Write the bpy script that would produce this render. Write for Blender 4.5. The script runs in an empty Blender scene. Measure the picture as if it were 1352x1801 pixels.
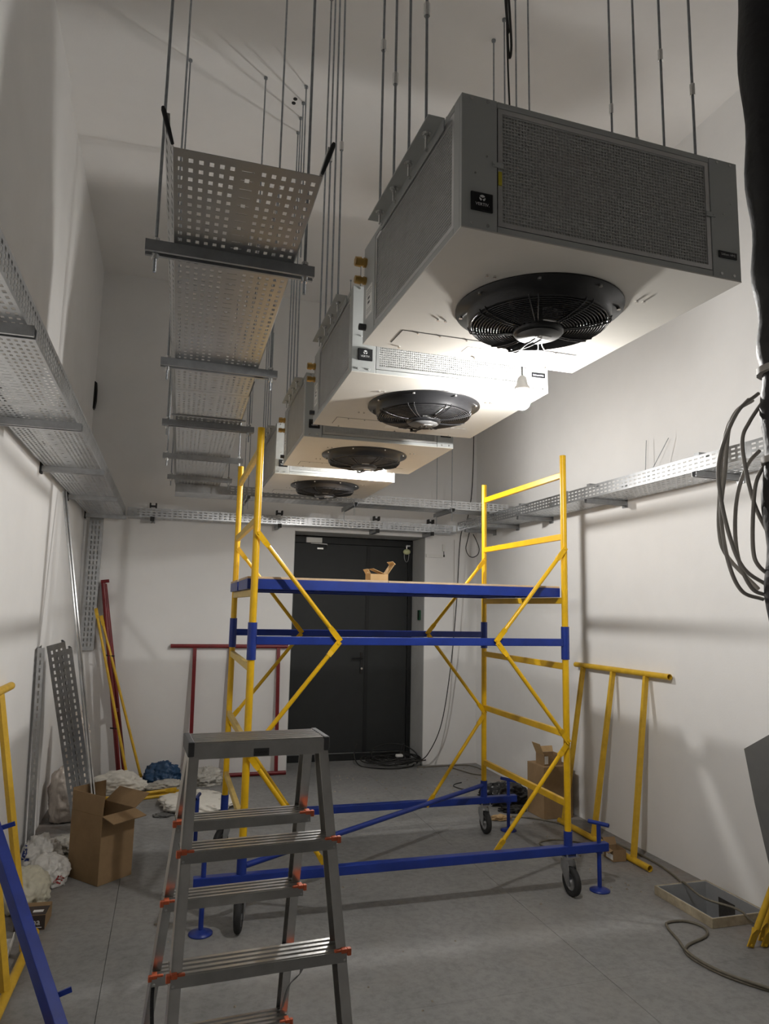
import bpy, bmesh, math, random
from mathutils import Vector, Matrix, noise
random.seed(7)
SC = bpy.context.scene
COL = SC.collection
PI = math.pi

# ------------------------------------------------------------------ camera, world, exposure
def view_matrix(rx, ry, rz):
    Z = Matrix.Rotation(rz, 3, 'Z'); X = Matrix.Rotation(rx, 3, 'X'); Y = Matrix.Rotation(ry, 3, 'Y')
    return Z @ X @ Y
cam = bpy.data.cameras.new('camera')
camera = bpy.data.objects.new('camera', cam); COL.objects.link(camera)
_R = view_matrix(0.1361, -0.02075, -0.2922)
_M = Matrix.Identity(4)
for i in range(3):
    _M[i][0] = _R[i][0]; _M[i][1] = _R[i][2]; _M[i][2] = -_R[i][1]
_M.translation = Vector((-0.4535, -4.019, 1.6977))
camera.matrix_world = _M
cam.sensor_fit = 'HORIZONTAL'; cam.sensor_width = 36.0
cam.lens = 36.0 * 1237.0 / 1352.0
cam.clip_start = 0.02
SC.camera = camera
w = bpy.data.worlds.new('world'); SC.world = w; w.use_nodes = True
w.node_tree.nodes['Background'].inputs[0].default_value = (0.9, 0.95, 1.0, 1)
w.node_tree.nodes['Background'].inputs[1].default_value = 0.0
SC.view_settings.view_transform = 'Standard'
SC.view_settings.look = 'None'
SC.view_settings.gamma = 1.0
SC.view_settings.exposure = 0.0
SC.view_settings.use_curve_mapping = False
SC.cycles.use_light_tree = False
BULB_STRENGTH = 1480.0

# ------------------------------------------------------------------ materials
def mat(name, col, rough=0.6, metal=0.0, var=0.0, scale=8.0, bump=0.0, bscale=60.0, spec=0.5, alpha=1.0, trans=0.0, col2=None, coat=0.0):
    m = bpy.data.materials.new(name); m.use_nodes = True
    nt = m.node_tree; b = nt.nodes['Principled BSDF']
    b.inputs['Base Color'].default_value = (*col, 1)
    b.inputs['Roughness'].default_value = rough
    b.inputs['Metallic'].default_value = metal
    b.inputs['Specular IOR Level'].default_value = spec
    if alpha < 1: b.inputs['Alpha'].default_value = alpha
    if trans: b.inputs['Transmission Weight'].default_value = trans
    if coat: b.inputs['Coat Weight'].default_value = coat
    tc = nt.nodes.new('ShaderNodeTexCoord')
    if var or col2:
        n = nt.nodes.new('ShaderNodeTexNoise'); n.inputs['Scale'].default_value = scale
        n.inputs['Detail'].default_value = 6; n.inputs['Roughness'].default_value = 0.65
        nt.links.new(tc.outputs['Object'], n.inputs['Vector'])
        r = nt.nodes.new('ShaderNodeValToRGB')
        c2 = col2 or tuple(max(0, c * (1 - var)) for c in col)
        c1 = col if col2 else tuple(min(1, c * (1 + var)) for c in col)
        r.color_ramp.elements[0].color = (*c2, 1); r.color_ramp.elements[0].position = 0.33
        r.color_ramp.elements[1].color = (*c1, 1); r.color_ramp.elements[1].position = 0.67
        nt.links.new(n.outputs['Fac'], r.inputs['Fac'])
        nt.links.new(r.outputs['Color'], b.inputs['Base Color'])
    if bump:
        n2 = nt.nodes.new('ShaderNodeTexNoise'); n2.inputs['Scale'].default_value = bscale
        n2.inputs['Detail'].default_value = 4
        nt.links.new(tc.outputs['Object'], n2.inputs['Vector'])
        bp = nt.nodes.new('ShaderNodeBump'); bp.inputs['Strength'].default_value = bump
        bp.inputs['Distance'].default_value = 0.01
        nt.links.new(n2.outputs['Fac'], bp.inputs['Height'])
        nt.links.new(bp.outputs['Normal'], b.inputs['Normal'])
    return m
def emit(name, col, strength):
    m = bpy.data.materials.new(name); m.use_nodes = True
    nt = m.node_tree
    for n in list(nt.nodes): nt.nodes.remove(n)
    o = nt.nodes.new('ShaderNodeOutputMaterial'); e = nt.nodes.new('ShaderNodeEmission')
    e.inputs[0].default_value = (*col, 1); e.inputs[1].default_value = strength
    nt.links.new(e.outputs[0], o.inputs[0])
    return m
def floor_material():
    m = mat('floor_concrete', (0.30, 0.30, 0.295), rough=0.62, bump=0.12, bscale=45)
    nt = m.node_tree; b = nt.nodes['Principled BSDF']
    tc = nt.nodes.new('ShaderNodeNewGeometry')
    def nz(scale, detail, lo, hi, c0, c1):
        n = nt.nodes.new('ShaderNodeTexNoise'); n.inputs['Scale'].default_value = scale
        n.inputs['Detail'].default_value = detail; n.inputs['Roughness'].default_value = 0.7
        nt.links.new(tc.outputs['Position'], n.inputs['Vector'])
        r = nt.nodes.new('ShaderNodeValToRGB')
        r.color_ramp.elements[0].position = lo; r.color_ramp.elements[1].position = hi
        r.color_ramp.elements[0].color = c0; r.color_ramp.elements[1].color = c1
        nt.links.new(n.outputs['Fac'], r.inputs['Fac'])
        return r.outputs['Color']
    base = nz(1.3, 8, 0.3, 0.72, (0.20, 0.20, 0.197, 1), (0.30, 0.297, 0.289, 1))
    scuff = nz(22.0, 12, 0.36, 0.56, (0.62, 0.62, 0.62, 1), (1.08, 1.08, 1.08, 1))
    dust = nz(0.9, 5, 0.52, 0.75, (0, 0, 0, 1), (1, 1, 1, 1))
    mul = nt.nodes.new('ShaderNodeMix'); mul.data_type = 'RGBA'; mul.blend_type = 'MULTIPLY'; mul.inputs[0].default_value = 0.55
    nt.links.new(base, mul.inputs[6]); nt.links.new(scuff, mul.inputs[7])
    mx = nt.nodes.new('ShaderNodeMix'); mx.data_type = 'RGBA'
    sc = nt.nodes.new('ShaderNodeMath'); sc.operation = 'MULTIPLY'; sc.inputs[1].default_value = 0.35
    nt.links.new(dust, sc.inputs[0]); nt.links.new(sc.outputs[0], mx.inputs[0])
    nt.links.new(mul.outputs[2], mx.inputs[6]); mx.inputs[7].default_value = (0.36, 0.33, 0.29, 1)
    # brick-red dust swept along both walls
    sep = nt.nodes.new('ShaderNodeSeparateXYZ'); nt.links.new(tc.outputs['Position'], sep.inputs[0])
    def mr(sock, a, b_):
        q = nt.nodes.new('ShaderNodeMapRange'); q.inputs[1].default_value = a; q.inputs[2].default_value = b_
        nt.links.new(sock, q.inputs[0]); return q.outputs[0]
    ra = mr(sep.outputs[0], 2.3, 2.95); la = mr(sep.outputs[0], -0.85, -1.3)
    ad = nt.nodes.new('ShaderNodeMath'); ad.operation = 'ADD'; nt.links.new(ra, ad.inputs[0]); nt.links.new(la, ad.inputs[1])
    patch = nz(2.6, 6, 0.40, 0.62, (0, 0, 0, 1), (1, 1, 1, 1))
    pm = nt.nodes.new('ShaderNodeMath'); pm.operation = 'MULTIPLY'; nt.links.new(ad.outputs[0], pm.inputs[0]); nt.links.new(patch, pm.inputs[1])
    p2 = nt.nodes.new('ShaderNodeMath'); p2.operation = 'MULTIPLY'; p2.inputs[1].default_value = 0.55; nt.links.new(pm.outputs[0], p2.inputs[0])
    m3 = nt.nodes.new('ShaderNodeMix'); m3.data_type = 'RGBA'
    nt.links.new(p2.outputs[0], m3.inputs[0]); nt.links.new(mx.outputs[2], m3.inputs[6]); m3.inputs[7].default_value = (0.24, 0.15, 0.10, 1)
    nt.links.new(m3.outputs[2], b.inputs['Base Color'])
    return m

M = {}
M['wall'] = mat('wall_paint', (0.85, 0.84, 0.825), 0.85, var=0.025, scale=1.6, bump=0.05, bscale=90, spec=0.2)
M['ceiling'] = mat('ceiling_paint', (0.89, 0.875, 0.855), 0.9, var=0.03, scale=1.2, bump=0.05, bscale=70, spec=0.2)
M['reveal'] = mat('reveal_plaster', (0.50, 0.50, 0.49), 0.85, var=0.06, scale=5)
M['floor'] = floor_material()
M['galv'] = mat('galvanised_steel', (0.52, 0.53, 0.54), 0.34, 1.0, var=0.14, scale=14, bump=0.03, bscale=30)
M['galv_stain'] = mat('stained_galvanised_steel', (0.50, 0.515, 0.53), 0.30, 1.0, scale=2.2, col2=(0.46, 0.455, 0.435), bump=0.03, bscale=30)
M['channel'] = mat('strut_channel_steel', (0.36, 0.37, 0.38), 0.42, 0.8, var=0.12, scale=18)
M['rod'] = mat('threaded_rod_steel', (0.34, 0.36, 0.38), 0.4, 0.85, var=0.15, scale=40, bump=0.4, bscale=500)
M['yellow'] = mat('yellow_paint', (0.80, 0.47, 0.006), 0.33, 0.0, var=0.10, scale=9, bump=0.03, bscale=60)
M['yellow_worn'] = mat('worn_yellow_paint', (0.74, 0.46, 0.03), 0.42, 0.0, scale=16, col2=(0.60, 0.36, 0.02), bump=0.06, bscale=70)
M['blue'] = mat('blue_paint', (0.010, 0.034, 0.25), 0.38, 0.0, var=0.18, scale=9, bump=0.03, bscale=60)
M['red'] = mat('red_paint', (0.17, 0.010, 0.013), 0.4, 0.0, var=0.15, scale=9)
M['ply'] = mat('plywood', (0.62, 0.46, 0.30), 0.75, var=0.12, scale=12)
M['unit'] = mat('unit_grey_paint', (0.46, 0.475, 0.465), 0.42, 0.0, var=0.03, scale=4)
M['unit_dark'] = mat('unit_interior', (0.10, 0.10, 0.10), 0.8)
M['under'] = mat('unit_underside', (0.69, 0.665, 0.61), 0.34, 0.0, var=0.03, scale=3)
M['filter'] = mat('filter_fabric', (0.52, 0.52, 0.51), 0.95, var=0.18, scale=60, bump=0.3, bscale=120)
M['wire'] = mat('zinc_wire', (0.60, 0.60, 0.59), 0.45, 0.2, var=0.05)
M['alu'] = mat('aluminium', (0.66, 0.66, 0.66), 0.33, 0.9, var=0.05, scale=10)
M['ladder'] = mat('ladder_aluminium', (0.56, 0.555, 0.54), 0.28, 1.0, var=0.12, scale=10, bump=0.03, bscale=80)
M['black'] = mat('black_plastic', (0.012, 0.012, 0.013), 0.32, 0.0, var=0.1, scale=10)
M['guard'] = mat('black_wire_guard', (0.05, 0.05, 0.052), 0.24, 0.4)
M['badge'] = mat('badge_black', (0.010, 0.010, 0.012), 0.25)
M['plate'] = mat('dull_motor_plate', (0.15, 0.15, 0.15), 0.45, 0.3, var=0.1, scale=20)
M['rung_worn'] = mat('dusty_yellow_paint', (0.70, 0.50, 0.14), 0.5, var=0.12, scale=18)
M['ink'] = mat('print_white', (0.78, 0.78, 0.78), 0.5)
M['sticker'] = mat('white_sticker', (0.80, 0.79, 0.76), 0.6, var=0.03)
M['brass'] = mat('brass', (0.50, 0.32, 0.10), 0.35, 0.85, var=0.2, scale=30)
M['screw'] = mat('bright_screw', (0.75, 0.75, 0.74), 0.25, 0.95)
M['door'] = mat('door_dark_grey', (0.028, 0.030, 0.030), 0.55, var=0.08, scale=6, spec=0.35)
M['doorframe'] = mat('door_frame_black', (0.016, 0.017, 0.017), 0.5, spec=0.35)
M['rubber'] = mat('rubber', (0.02, 0.02, 0.02), 0.7)
M['cable_black'] = mat('cable_black', (0.022, 0.021, 0.020), 0.6)
M['cable_grey'] = mat('cable_grey', (0.52, 0.49, 0.45), 0.6, var=0.1, scale=30)
M['cable_olive'] = mat('cable_olive', (0.16, 0.14, 0.105), 0.65, var=0.15, scale=30)
M['sleeve'] = mat('black_sleeve', (0.010, 0.010, 0.011), 0.55, var=0.25, scale=20, bump=0.3, bscale=40)
M['card'] = mat('cardboard', (0.30, 0.20, 0.11), 0.9, var=0.08, scale=14, bump=0.05, bscale=60, spec=0.15)
M['card_light'] = mat('cardboard_light', (0.55, 0.38, 0.20), 0.9, var=0.07, scale=14, spec=0.15)
M['orange'] = mat('orange_plastic', (0.62, 0.13, 0.05), 0.5, var=0.1)
M['cap'] = mat('grey_plastic_cap', (0.06, 0.06, 0.062), 0.6)
M['bag_white'] = mat('white_plastic_bag', (0.74, 0.72, 0.68), 0.4, var=0.06, scale=7, bump=0.5, bscale=18)
M['bag_cream'] = mat('cream_sack', (0.60, 0.57, 0.45), 0.6, var=0.08, scale=7, bump=0.4, bscale=16)
M['bag_pink'] = mat('milky_film_bag', (0.66, 0.585, 0.52), 0.3, var=0.10, scale=6, bump=0.6, bscale=14)
M['bag_blue'] = mat('blue_film_bag', (0.018, 0.065, 0.15), 0.4, var=0.2, scale=8, bump=0.5, bscale=16)
M['bag_clear'] = mat('grey_clear_film', (0.50, 0.48, 0.43), 0.25, var=0.12, scale=9, bump=0.6, bscale=18)
M['bag_black'] = mat('black_bin_bag', (0.014, 0.014, 0.015), 0.28, var=0.2, scale=10, bump=0.6, bscale=20)
M['cloth'] = mat('white_cloth', (0.72, 0.69, 0.62), 0.85, var=0.05, scale=9, bump=0.2, bscale=30)
M['red_print'] = mat('red_print', (0.35, 0.03, 0.03), 0.6)
M['blue_print'] = mat('blue_print', (0.02, 0.04, 0.20), 0.6)
M['grey_sheet'] = mat('grey_sheet', (0.13, 0.13, 0.125), 0.8, var=0.08, scale=5)
M['zinc_pit'] = mat('zinc_duct', (0.50, 0.51, 0.52), 0.5, 0.5, var=0.08, scale=6)
M['timber_rim'] = mat('dusty_rim', (0.40, 0.34, 0.24), 0.8, var=0.2, scale=20)
M['rubble'] = mat('rubble', (0.30, 0.26, 0.21), 0.95, var=0.3, scale=60)
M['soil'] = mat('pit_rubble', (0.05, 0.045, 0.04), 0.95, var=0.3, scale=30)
M['ceramic'] = mat('lampholder_grey', (0.32, 0.30, 0.28), 0.5)
M['bulb'] = emit('bulb_glow', (1.0, 0.975, 0.94), BULB_STRENGTH)
M['lamp_glass'] = mat('pale_yellow_lamp_glass', (0.78, 0.80, 0.45), 0.3)
M['green'] = mat('green_box', (0.01, 0.07, 0.03), 0.5)
M['led'] = emit('green_led', (0.05, 1.0, 0.25), 6.0)
M['yellow_tag'] = mat('yellow_tag', (0.60, 0.50, 0.03), 0.6)
M['carton_print'] = mat('dark_carton_print', (0.05, 0.035, 0.03), 0.7)

# ------------------------------------------------------------------ mesh helpers
class MB:
    def __init__(s): s.v = []; s.f = []; s.sm = []
    def add(s, vs, fs, smooth=False, T=None):
        o = len(s.v)
        for p in vs:
            p = Vector(p)
            s.v.append(T @ p if T is not None else p)
        for k in fs:
            s.f.append([o + i for i in k]); s.sm.append(smooth)
        return s
    def box(s, x0, x1, y0, y1, z0, z1, T=None):
        vs = [(x0,y0,z0),(x1,y0,z0),(x1,y1,z0),(x0,y1,z0),(x0,y0,z1),(x1,y0,z1),(x1,y1,z1),(x0,y1,z1)]
        fs = [(3,2,1,0),(4,5,6,7),(0,1,5,4),(1,2,6,5),(2,3,7,6),(3,0,4,7)]
        return s.add(vs, fs, False, T)
    def beam(s, p0, p1, w, h, up=(0,0,1)):
        p0 = Vector(p0); p1 = Vector(p1); d = (p1 - p0).normalized(); u = Vector(up)
        if abs(d.dot(u)) > 0.98: u = Vector((0,1,0))
        r = d.cross(u).normalized(); u = r.cross(d).normalized()
        vs = []
        for p in (p0, p1):
            for a, b in ((-1,-1),(1,-1),(1,1),(-1,1)): vs.append(p + r*(a*w/2) + u*(b*h/2))
        return s.add(vs, [(0,1,2,3),(7,6,5,4),(0,4,5,1),(1,5,6,2),(2,6,7,3),(3,7,4,0)])
    def cyl(s, p0, p1, r0, r1=None, n=14, cap=True, hollow=0.0):
        p0 = Vector(p0); p1 = Vector(p1); r1 = r0 if r1 is None else r1
        d = (p1 - p0).normalized(); a = d.orthogonal().normalized(); b = d.cross(a)
        vs = []
        for p, r in ((p0, r0), (p1, r1)):
            for i in range(n):
                t = 2*PI*i/n; vs.append(p + a*(math.cos(t)*r) + b*(math.sin(t)*r))
        s.add(vs, [(i, (i+1) % n, n+(i+1) % n, n+i) for i in range(n)], True)
        if cap and not hollow:
            s.add(vs[:n], [tuple(reversed(range(n)))]); s.add(vs[n:], [tuple(range(n))])
        if hollow:
            wv = []
            for p, r in ((p0, r0*hollow), (p1, r1*hollow)):
                for i in range(n):
                    t = 2*PI*i/n; wv.append(p + a*(math.cos(t)*r) + b*(math.sin(t)*r))
            s.add(wv, [(n+i, n+(i+1) % n, (i+1) % n, i) for i in range(n)], True)
            for k in (0, n):
                q = [vs[k+i] for i in range(n)] + [wv[k+i] for i in range(n)]
                fs = [(i, n+i, n+(i+1) % n, (i+1) % n) for i in range(n)]
                s.add(q, fs if k == 0 else [tuple(reversed(x)) for x in fs])
        return s
    def tube(s, pts, r, n=8, closed=False):
        pts = [Vector(p) for p in pts]; m = len(pts)
        rs = r if isinstance(r, (list, tuple)) else [r]*m
        def tang(i):
            if closed: return (pts[(i+1) % m] - pts[i-1]).normalized()
            return (pts[min(i+1, m-1)] - pts[max(i-1, 0)]).normalized()
        t0 = tang(0); a = t0.orthogonal().normalized(); vs = []
        for i in range(m):
            t = tang(i); a = (a - t*a.dot(t))
            a = a.normalized() if a.length > 1e-6 else t.orthogonal().normalized()
            b = t.cross(a)
            for k in range(n):
                q = 2*PI*k/n; vs.append(pts[i] + (a*math.cos(q) + b*math.sin(q))*rs[i])
        fs = []
        for i in range(m if closed else m-1):
            j = (i+1) % m
            for k in range(n): fs.append((i*n+k, i*n+(k+1) % n, j*n+(k+1) % n, j*n+k))
        s.add(vs, fs, True)
        if not closed:
            s.add(vs[:n], [tuple(reversed(range(n)))]); s.add(vs[-n:], [tuple(range(n))])
        return s
    def ring(s, c, R, r, n=40, k=5, axis='Z'):
        c = Vector(c); pts = []
        for i in range(n):
            t = 2*PI*i/n
            e = {'Z': (math.cos(t), math.sin(t), 0), 'X': (0, math.cos(t), math.sin(t)), 'Y': (math.cos(t), 0, math.sin(t))}[axis]
            pts.append(c + Vector(e)*R)
        return s.tube(pts, r, k, True)
    def lathe(s, prof, n=24, T=None, smooth=True):
        vs = []; m = len(prof)
        for i in range(n):
            t = 2*PI*i/n
            for r, z in prof: vs.append((r*math.cos(t), r*math.sin(t), z))
        fs = []
        for i in range(n):
            j = (i+1) % n
            for k in range(m-1): fs.append((i*m+k, j*m+k, j*m+k+1, i*m+k+1))
        return s.add(vs, fs, smooth, T)
    def prism(s, poly, t, T=None):
        n = len(poly)
        vs = [(x, y, 0) for x, y in poly] + [(x, y, t) for x, y in poly]
        fs = [tuple(reversed(range(n))), tuple(range(n, 2*n))] + [(i, (i+1) % n, n+(i+1) % n, n+i) for i in range(n)]
        return s.add(vs, fs, False, T)
    def grid(s, us, vs_, hole, fn):
        """flat sheet on the lines us x vs_; cells where hole(i,j) is true stay open; fn(u,v) -> point"""
        idx = {}; P = []; F = []
        def vid(i, j):
            if (i, j) not in idx: idx[(i, j)] = len(P); P.append(fn(us[i], vs_[j]))
            return idx[(i, j)]
        for j in range(len(vs_)-1):
            for i in range(len(us)-1):
                if not hole(i, j): F.append((vid(i, j), vid(i+1, j), vid(i+1, j+1), vid(i, j+1)))
        return s.add(P, F)
    def build(s, name, m, parent=None, bev=0.0, solid=0.0, base=None):
        me = bpy.data.meshes.new(name)
        o = bpy.data.objects.new(name, me); COL.objects.link(o)
        off = Vector((0,0,0))
        if parent is not None and parent.get('_w'):
            off = Vector(parent['_w'])
        if base is not None:
            off = Vector(base)
        me.from_pydata([tuple(p - off) for p in s.v], [], s.f)
        me.polygons.foreach_set('use_smooth', s.sm)
        me.materials.append(M[m] if isinstance(m, str) else m)
        me.update()
        if parent is not None:
            o.parent = parent; o['_w'] = tuple(off)
        elif base is not None:
            o.location = off; o['_w'] = tuple(off)
        if bev:
            b = o.modifiers.new('bevel', 'BEVEL'); b.width = bev; b.segments = 2; b.limit_method = 'ANGLE'; b.angle_limit = 0.7
        if solid:
            b = o.modifiers.new('thickness', 'SOLIDIFY'); b.thickness = solid; b.offset = 0
        return o
def tag(o, label=None, cat=None, group=None, kind=None):
    if label: o['label'] = label
    if cat: o['category'] = cat
    if group: o['group'] = group
    if kind: o['kind'] = kind
    return o
def thing(name, label, cat, loc=(0,0,0), group=None, kind=None):
    o = bpy.data.objects.new(name, None); COL.objects.link(o)
    o.location = loc; o['_w'] = tuple(loc); o.empty_display_size = 0.05
    return tag(o, label, cat, group, kind)
def copy_tree(o, parent=None):
    c = o.copy(); COL.objects.link(c)
    c.parent = parent
    for ch in list(o.children): copy_tree(ch, c)
    return c
def text_mesh(body, size, depth=0.0):
    cu = bpy.data.curves.new('lettering', 'FONT'); cu.body = body; cu.size = size
    cu.align_x = 'CENTER'; cu.align_y = 'CENTER'; cu.extrude = depth; cu.resolution_u = 2
    ob = bpy.data.objects.new('lettering', cu); COL.objects.link(ob)
    dg = bpy.context.evaluated_depsgraph_get()
    me = bpy.data.meshes.new_from_object(ob.evaluated_get(dg))
    vs = [v.co.copy() for v in me.vertices]; fs = [tuple(p.vertices) for p in me.polygons]
    bpy.data.objects.remove(ob); bpy.data.curves.remove(cu); bpy.data.meshes.remove(me)
    return vs, fs
def spline(pts, k=6):
    pts = [Vector(p) for p in pts]; out = []
    P = [pts[0]*2 - pts[1]] + pts + [pts[-1]*2 - pts[-2]]
    for i in range(1, len(P)-2):
        a, b, c, d = P[i-1], P[i], P[i+1], P[i+2]
        for j in range(k):
            t = j/k
            out.append(0.5*((2*b) + (c-a)*t + (2*a-5*b+4*c-d)*t*t + (3*b-a-3*c+d)*t**3))
    out.append(pts[-1]); return out

# ------------------------------------------------------------------ setting
XL, XR, YB, YF, ZC = -1.285, 2.945, 3.52, -8.8, 5.14
def struct(name, mb, m, parent=None, **k):
    o = mb.build(name, m, parent, **k)
    if parent is None: o['kind'] = 'structure'
    return o
# floor: a screed base with cast slabs, saw-cut joints between them, and the duct opening by the right wall
HX0, HX1, HY0, HY1 = 2.50, 2.86, -0.605, -0.14
b = MB(); b.box(XL-0.2, HX0, YF, YB+0.7, -0.35, -0.03); b.box(HX0, HX1, YF, HY0, -0.35, -0.03); b.box(HX0, HX1, HY1, YB+0.7, -0.35, -0.03); b.box(HX1, XR+0.2, YF, YB+0.7, -0.35, -0.03)
b.box(HX0, HX1, HY0, HY1, -0.35, -0.32)
flo = struct('floor', b, 'soil'); flo['label'] = 'grey scuffed concrete floor with saw-cut joints'
xs = [XL-0.03, -0.642, 1.62, XR]; ys = [YF, -3.1, -0.93, 1.45, YB+0.62]
for i in range(3):
    for j in range(4):
        x0, x1, y0, y1 = xs[i]+0.0012, xs[i+1]-0.0012, ys[j]+0.0005, ys[j+1]-0.0005
        s = MB()
        if i == 2 and j == 2:
            s.box(x0, HX0, y0, y1, -0.03, 0); s.box(HX1, x1, y0, y1, -0.03, 0)
            s.box(HX0, HX1, y0, HY0, -0.03, 0); s.box(HX0, HX1, HY1, y1, -0.03, 0)
        else: s.box(x0, x1, y0, y1, -0.03, 0)
        s.build('floor_slab', 'floor', flo)
struct('ceiling', MB().box(XL-0.2, XR+0.2, YF-0.2, YB+0.8, ZC, ZC+0.15), 'ceiling')
DX0, DX1, DZ = 0.805, 2.31, 2.515      # door opening in the back wall
b = MB(); b.box(XL-0.2, DX0, YB, YB+0.62, 0, ZC); b.box(DX1, XR+0.2, YB, YB+0.62, 0, ZC); b.box(DX0, DX1, YB, YB+0.62, DZ, ZC)
wb = struct('wall_back', b, 'wall')
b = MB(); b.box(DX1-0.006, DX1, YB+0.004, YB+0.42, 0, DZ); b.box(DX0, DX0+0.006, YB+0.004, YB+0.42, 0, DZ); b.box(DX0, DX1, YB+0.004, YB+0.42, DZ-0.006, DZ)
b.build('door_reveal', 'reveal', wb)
struct('wall_right', MB().box(XR, XR+0.2, YF, YB, -0.03, ZC), 'wall')
wl = struct('wall_left', MB().box(XL-0.25, XL-0.022, YF, YB, -0.03, ZC), 'wall')
MB().box(XL-0.022, XL, YF, 1.86, 0, 2.60).build('wall_panel', 'wall', wl)
MB().box(XL-0.022, XL, YF, 0.735, 2.604, ZC-0.001).build('wall_panel', 'wall', wl)
struct('wall_front', MB().box(XL-0.25, XR+0.2, YF-0.2, YF, 0, ZC), 'wall')

# ------------------------------------------------------------------ perforated cable trays
def lines_for(width, cols, hw, margin):
    """u-lines of a sheet with `cols` hole columns; returns lines and the list of hole cell indices"""
    us = [0.0]; cells = []
    pitch = (width - 2*margin) / max(cols-1, 1)
    for c in range(cols):
        u = margin + c*pitch if cols > 1 else width/2
        us += [u-hw/2, u+hw/2]; cells.append(len(us)-2)
    us.append(width); return us, cells
def perf_sheet(mb, width, length, cols, hw, rp, hl, margin, fn, stagger=False, skip=None, gap_every=0):
    us, cells = lines_for(width, cols, hw, margin); cs = set(cells)
    vs = [0.0]; vc = set()
    n = int((length - 0.03)/rp); v0 = (length - (n-1)*rp)/2
    for r in range(n):
        if gap_every and r % gap_every == gap_every-1: continue
        vs += [v0 + r*rp - hl/2, v0 + r*rp + hl/2]; vc.add(len(vs)-2)
    vs.append(length)
    mb.grid(us, vs, lambda i, j: i in cs and j in vc, fn)
def cross_sheet(mb, width, length, rp, fn):
    """wide tray floor: six columns of square holes either side of a column of crosses and slits"""
    us = [0.0]; sq = set(); side = []
    p = 0.0275      # column pitch
    for c in range(6): side.append(0.016 + c*min(p, (width/2-0.055)/5.0))
    for u in side: us += [u-0.0055, u+0.0055]; sq.add(len(us)-2)
    c = width/2; k0 = len(us)
    us += [c-0.016, c-0.006, c+0.006, c+0.016]
    for u in reversed(side): us += [width-u-0.0055, width-u+0.0055]; sq.add(len(us)-2)
    us.append(width)
    vs = [0.0]; rows = []
    n = int((length-0.02)/rp); v0 = (length-(n-1)*rp)/2
    for r in range(n):
        q = v0 + r*rp; rows.append(len(vs)); vs += [q-0.0095, q-0.0020, q+0.0020, q+0.0095]
    vs.append(length)
    kind = {}
    for r, a in enumerate(rows):
        for t in range(3): kind[a+t] = (r % 3, t)
    def hole(i, j):
        if j not in kind: return False
        ph, t = kind[j]
        if i in sq: return True
        if ph == 1: return (i == k0+1) or (t == 1 and k0 <= i <= k0+2)
        return t == 1 and k0 <= i <= k0+2
    mb.grid(us, vs, hole, fn)

def tray_part(parent, P, along, across, up, width, length, side, floor='slots', cols=6, rp=0.05, hl=0.031, hw=0.010, srows=3, m='galv', name='tray_section', sides=(1, 1), flare=0.0):
    P = Vector(P); A = Vector(along).normalized(); B = Vector(across).normalized(); U = Vector(up).normalized()
    mb = MB()
    if floor == 'cross': cross_sheet(mb, width, length, rp, lambda u, v: P + B*u + A*v)
    else: perf_sheet(mb, width, length, cols, hw, rp, hl, 0.03, lambda u, v: P + B*u + A*v)
    for k, o in enumerate((0.0, width)):
        if not sides[k]: continue
        Q = P + B*o; UU = U
        if flare: UU = (U + B*(flare if k else -flare)).normalized()
        sp, sl, shw = (0.05, 0.031, 0.011) if floor != 'cross' else (0.04, 0.017, 0.013)
        perf_sheet(mb, side, length, srows, shw, sp, sl, side*0.22, lambda u, v: Q + UU*u + A*v)
        d = B if k == 0 else -B
        a = Q + UU*side
        mb.add([a, a + A*length, a + A*length + d*0.012, a + d*0.012], [(0, 1, 2, 3)])
        e = a + d*0.012
        mb.add([e, e + A*length, e + A*length - U*0.008, e - U*0.008], [(0, 1, 2, 3)])
    return mb.build(name, m, parent, solid=0.0014)
def strut(parent, p0, p1, w=0.041, h=0.035, m='channel', name='support_channel'):
    """open C-profile channel, mouth down"""
    p0 = Vector(p0); p1 = Vector(p1); d = (p1-p0).normalized(); r = d.cross(Vector((0,0,1))).normalized(); u = r.cross(d).normalized()
    prof = [(-w/2, -h), (-w/2, 0), (w/2, 0), (w/2, -h), (w/4, -h), (w/4, -h+0.008), (w/4+0.003, -h+0.008), (w/4+0.003, -h+0.003), (w/2-0.003, -h+0.003), (w/2-0.003, -0.003), (-w/2+0.003, -0.003), (-w/2+0.003, -h+0.003), (-w/4-0.003, -h+0.003), (-w/4-0.003, -h+0.008), (-w/4, -h+0.008), (-w/4, -h)]
    n = len(prof); mb = MB()
    vs = [p0 + r*a + u*b_ for a, b_ in prof] + [p1 + r*a + u*b_ for a, b_ in prof]
    mb.add(vs, [tuple(reversed(range(n))), tuple(range(n, 2*n))] + [(i, (i+1) % n, n+(i+1) % n, n+i) for i in range(n)])
    return mb.build(name, m, parent)
UP = (0, 0, 1)
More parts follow.
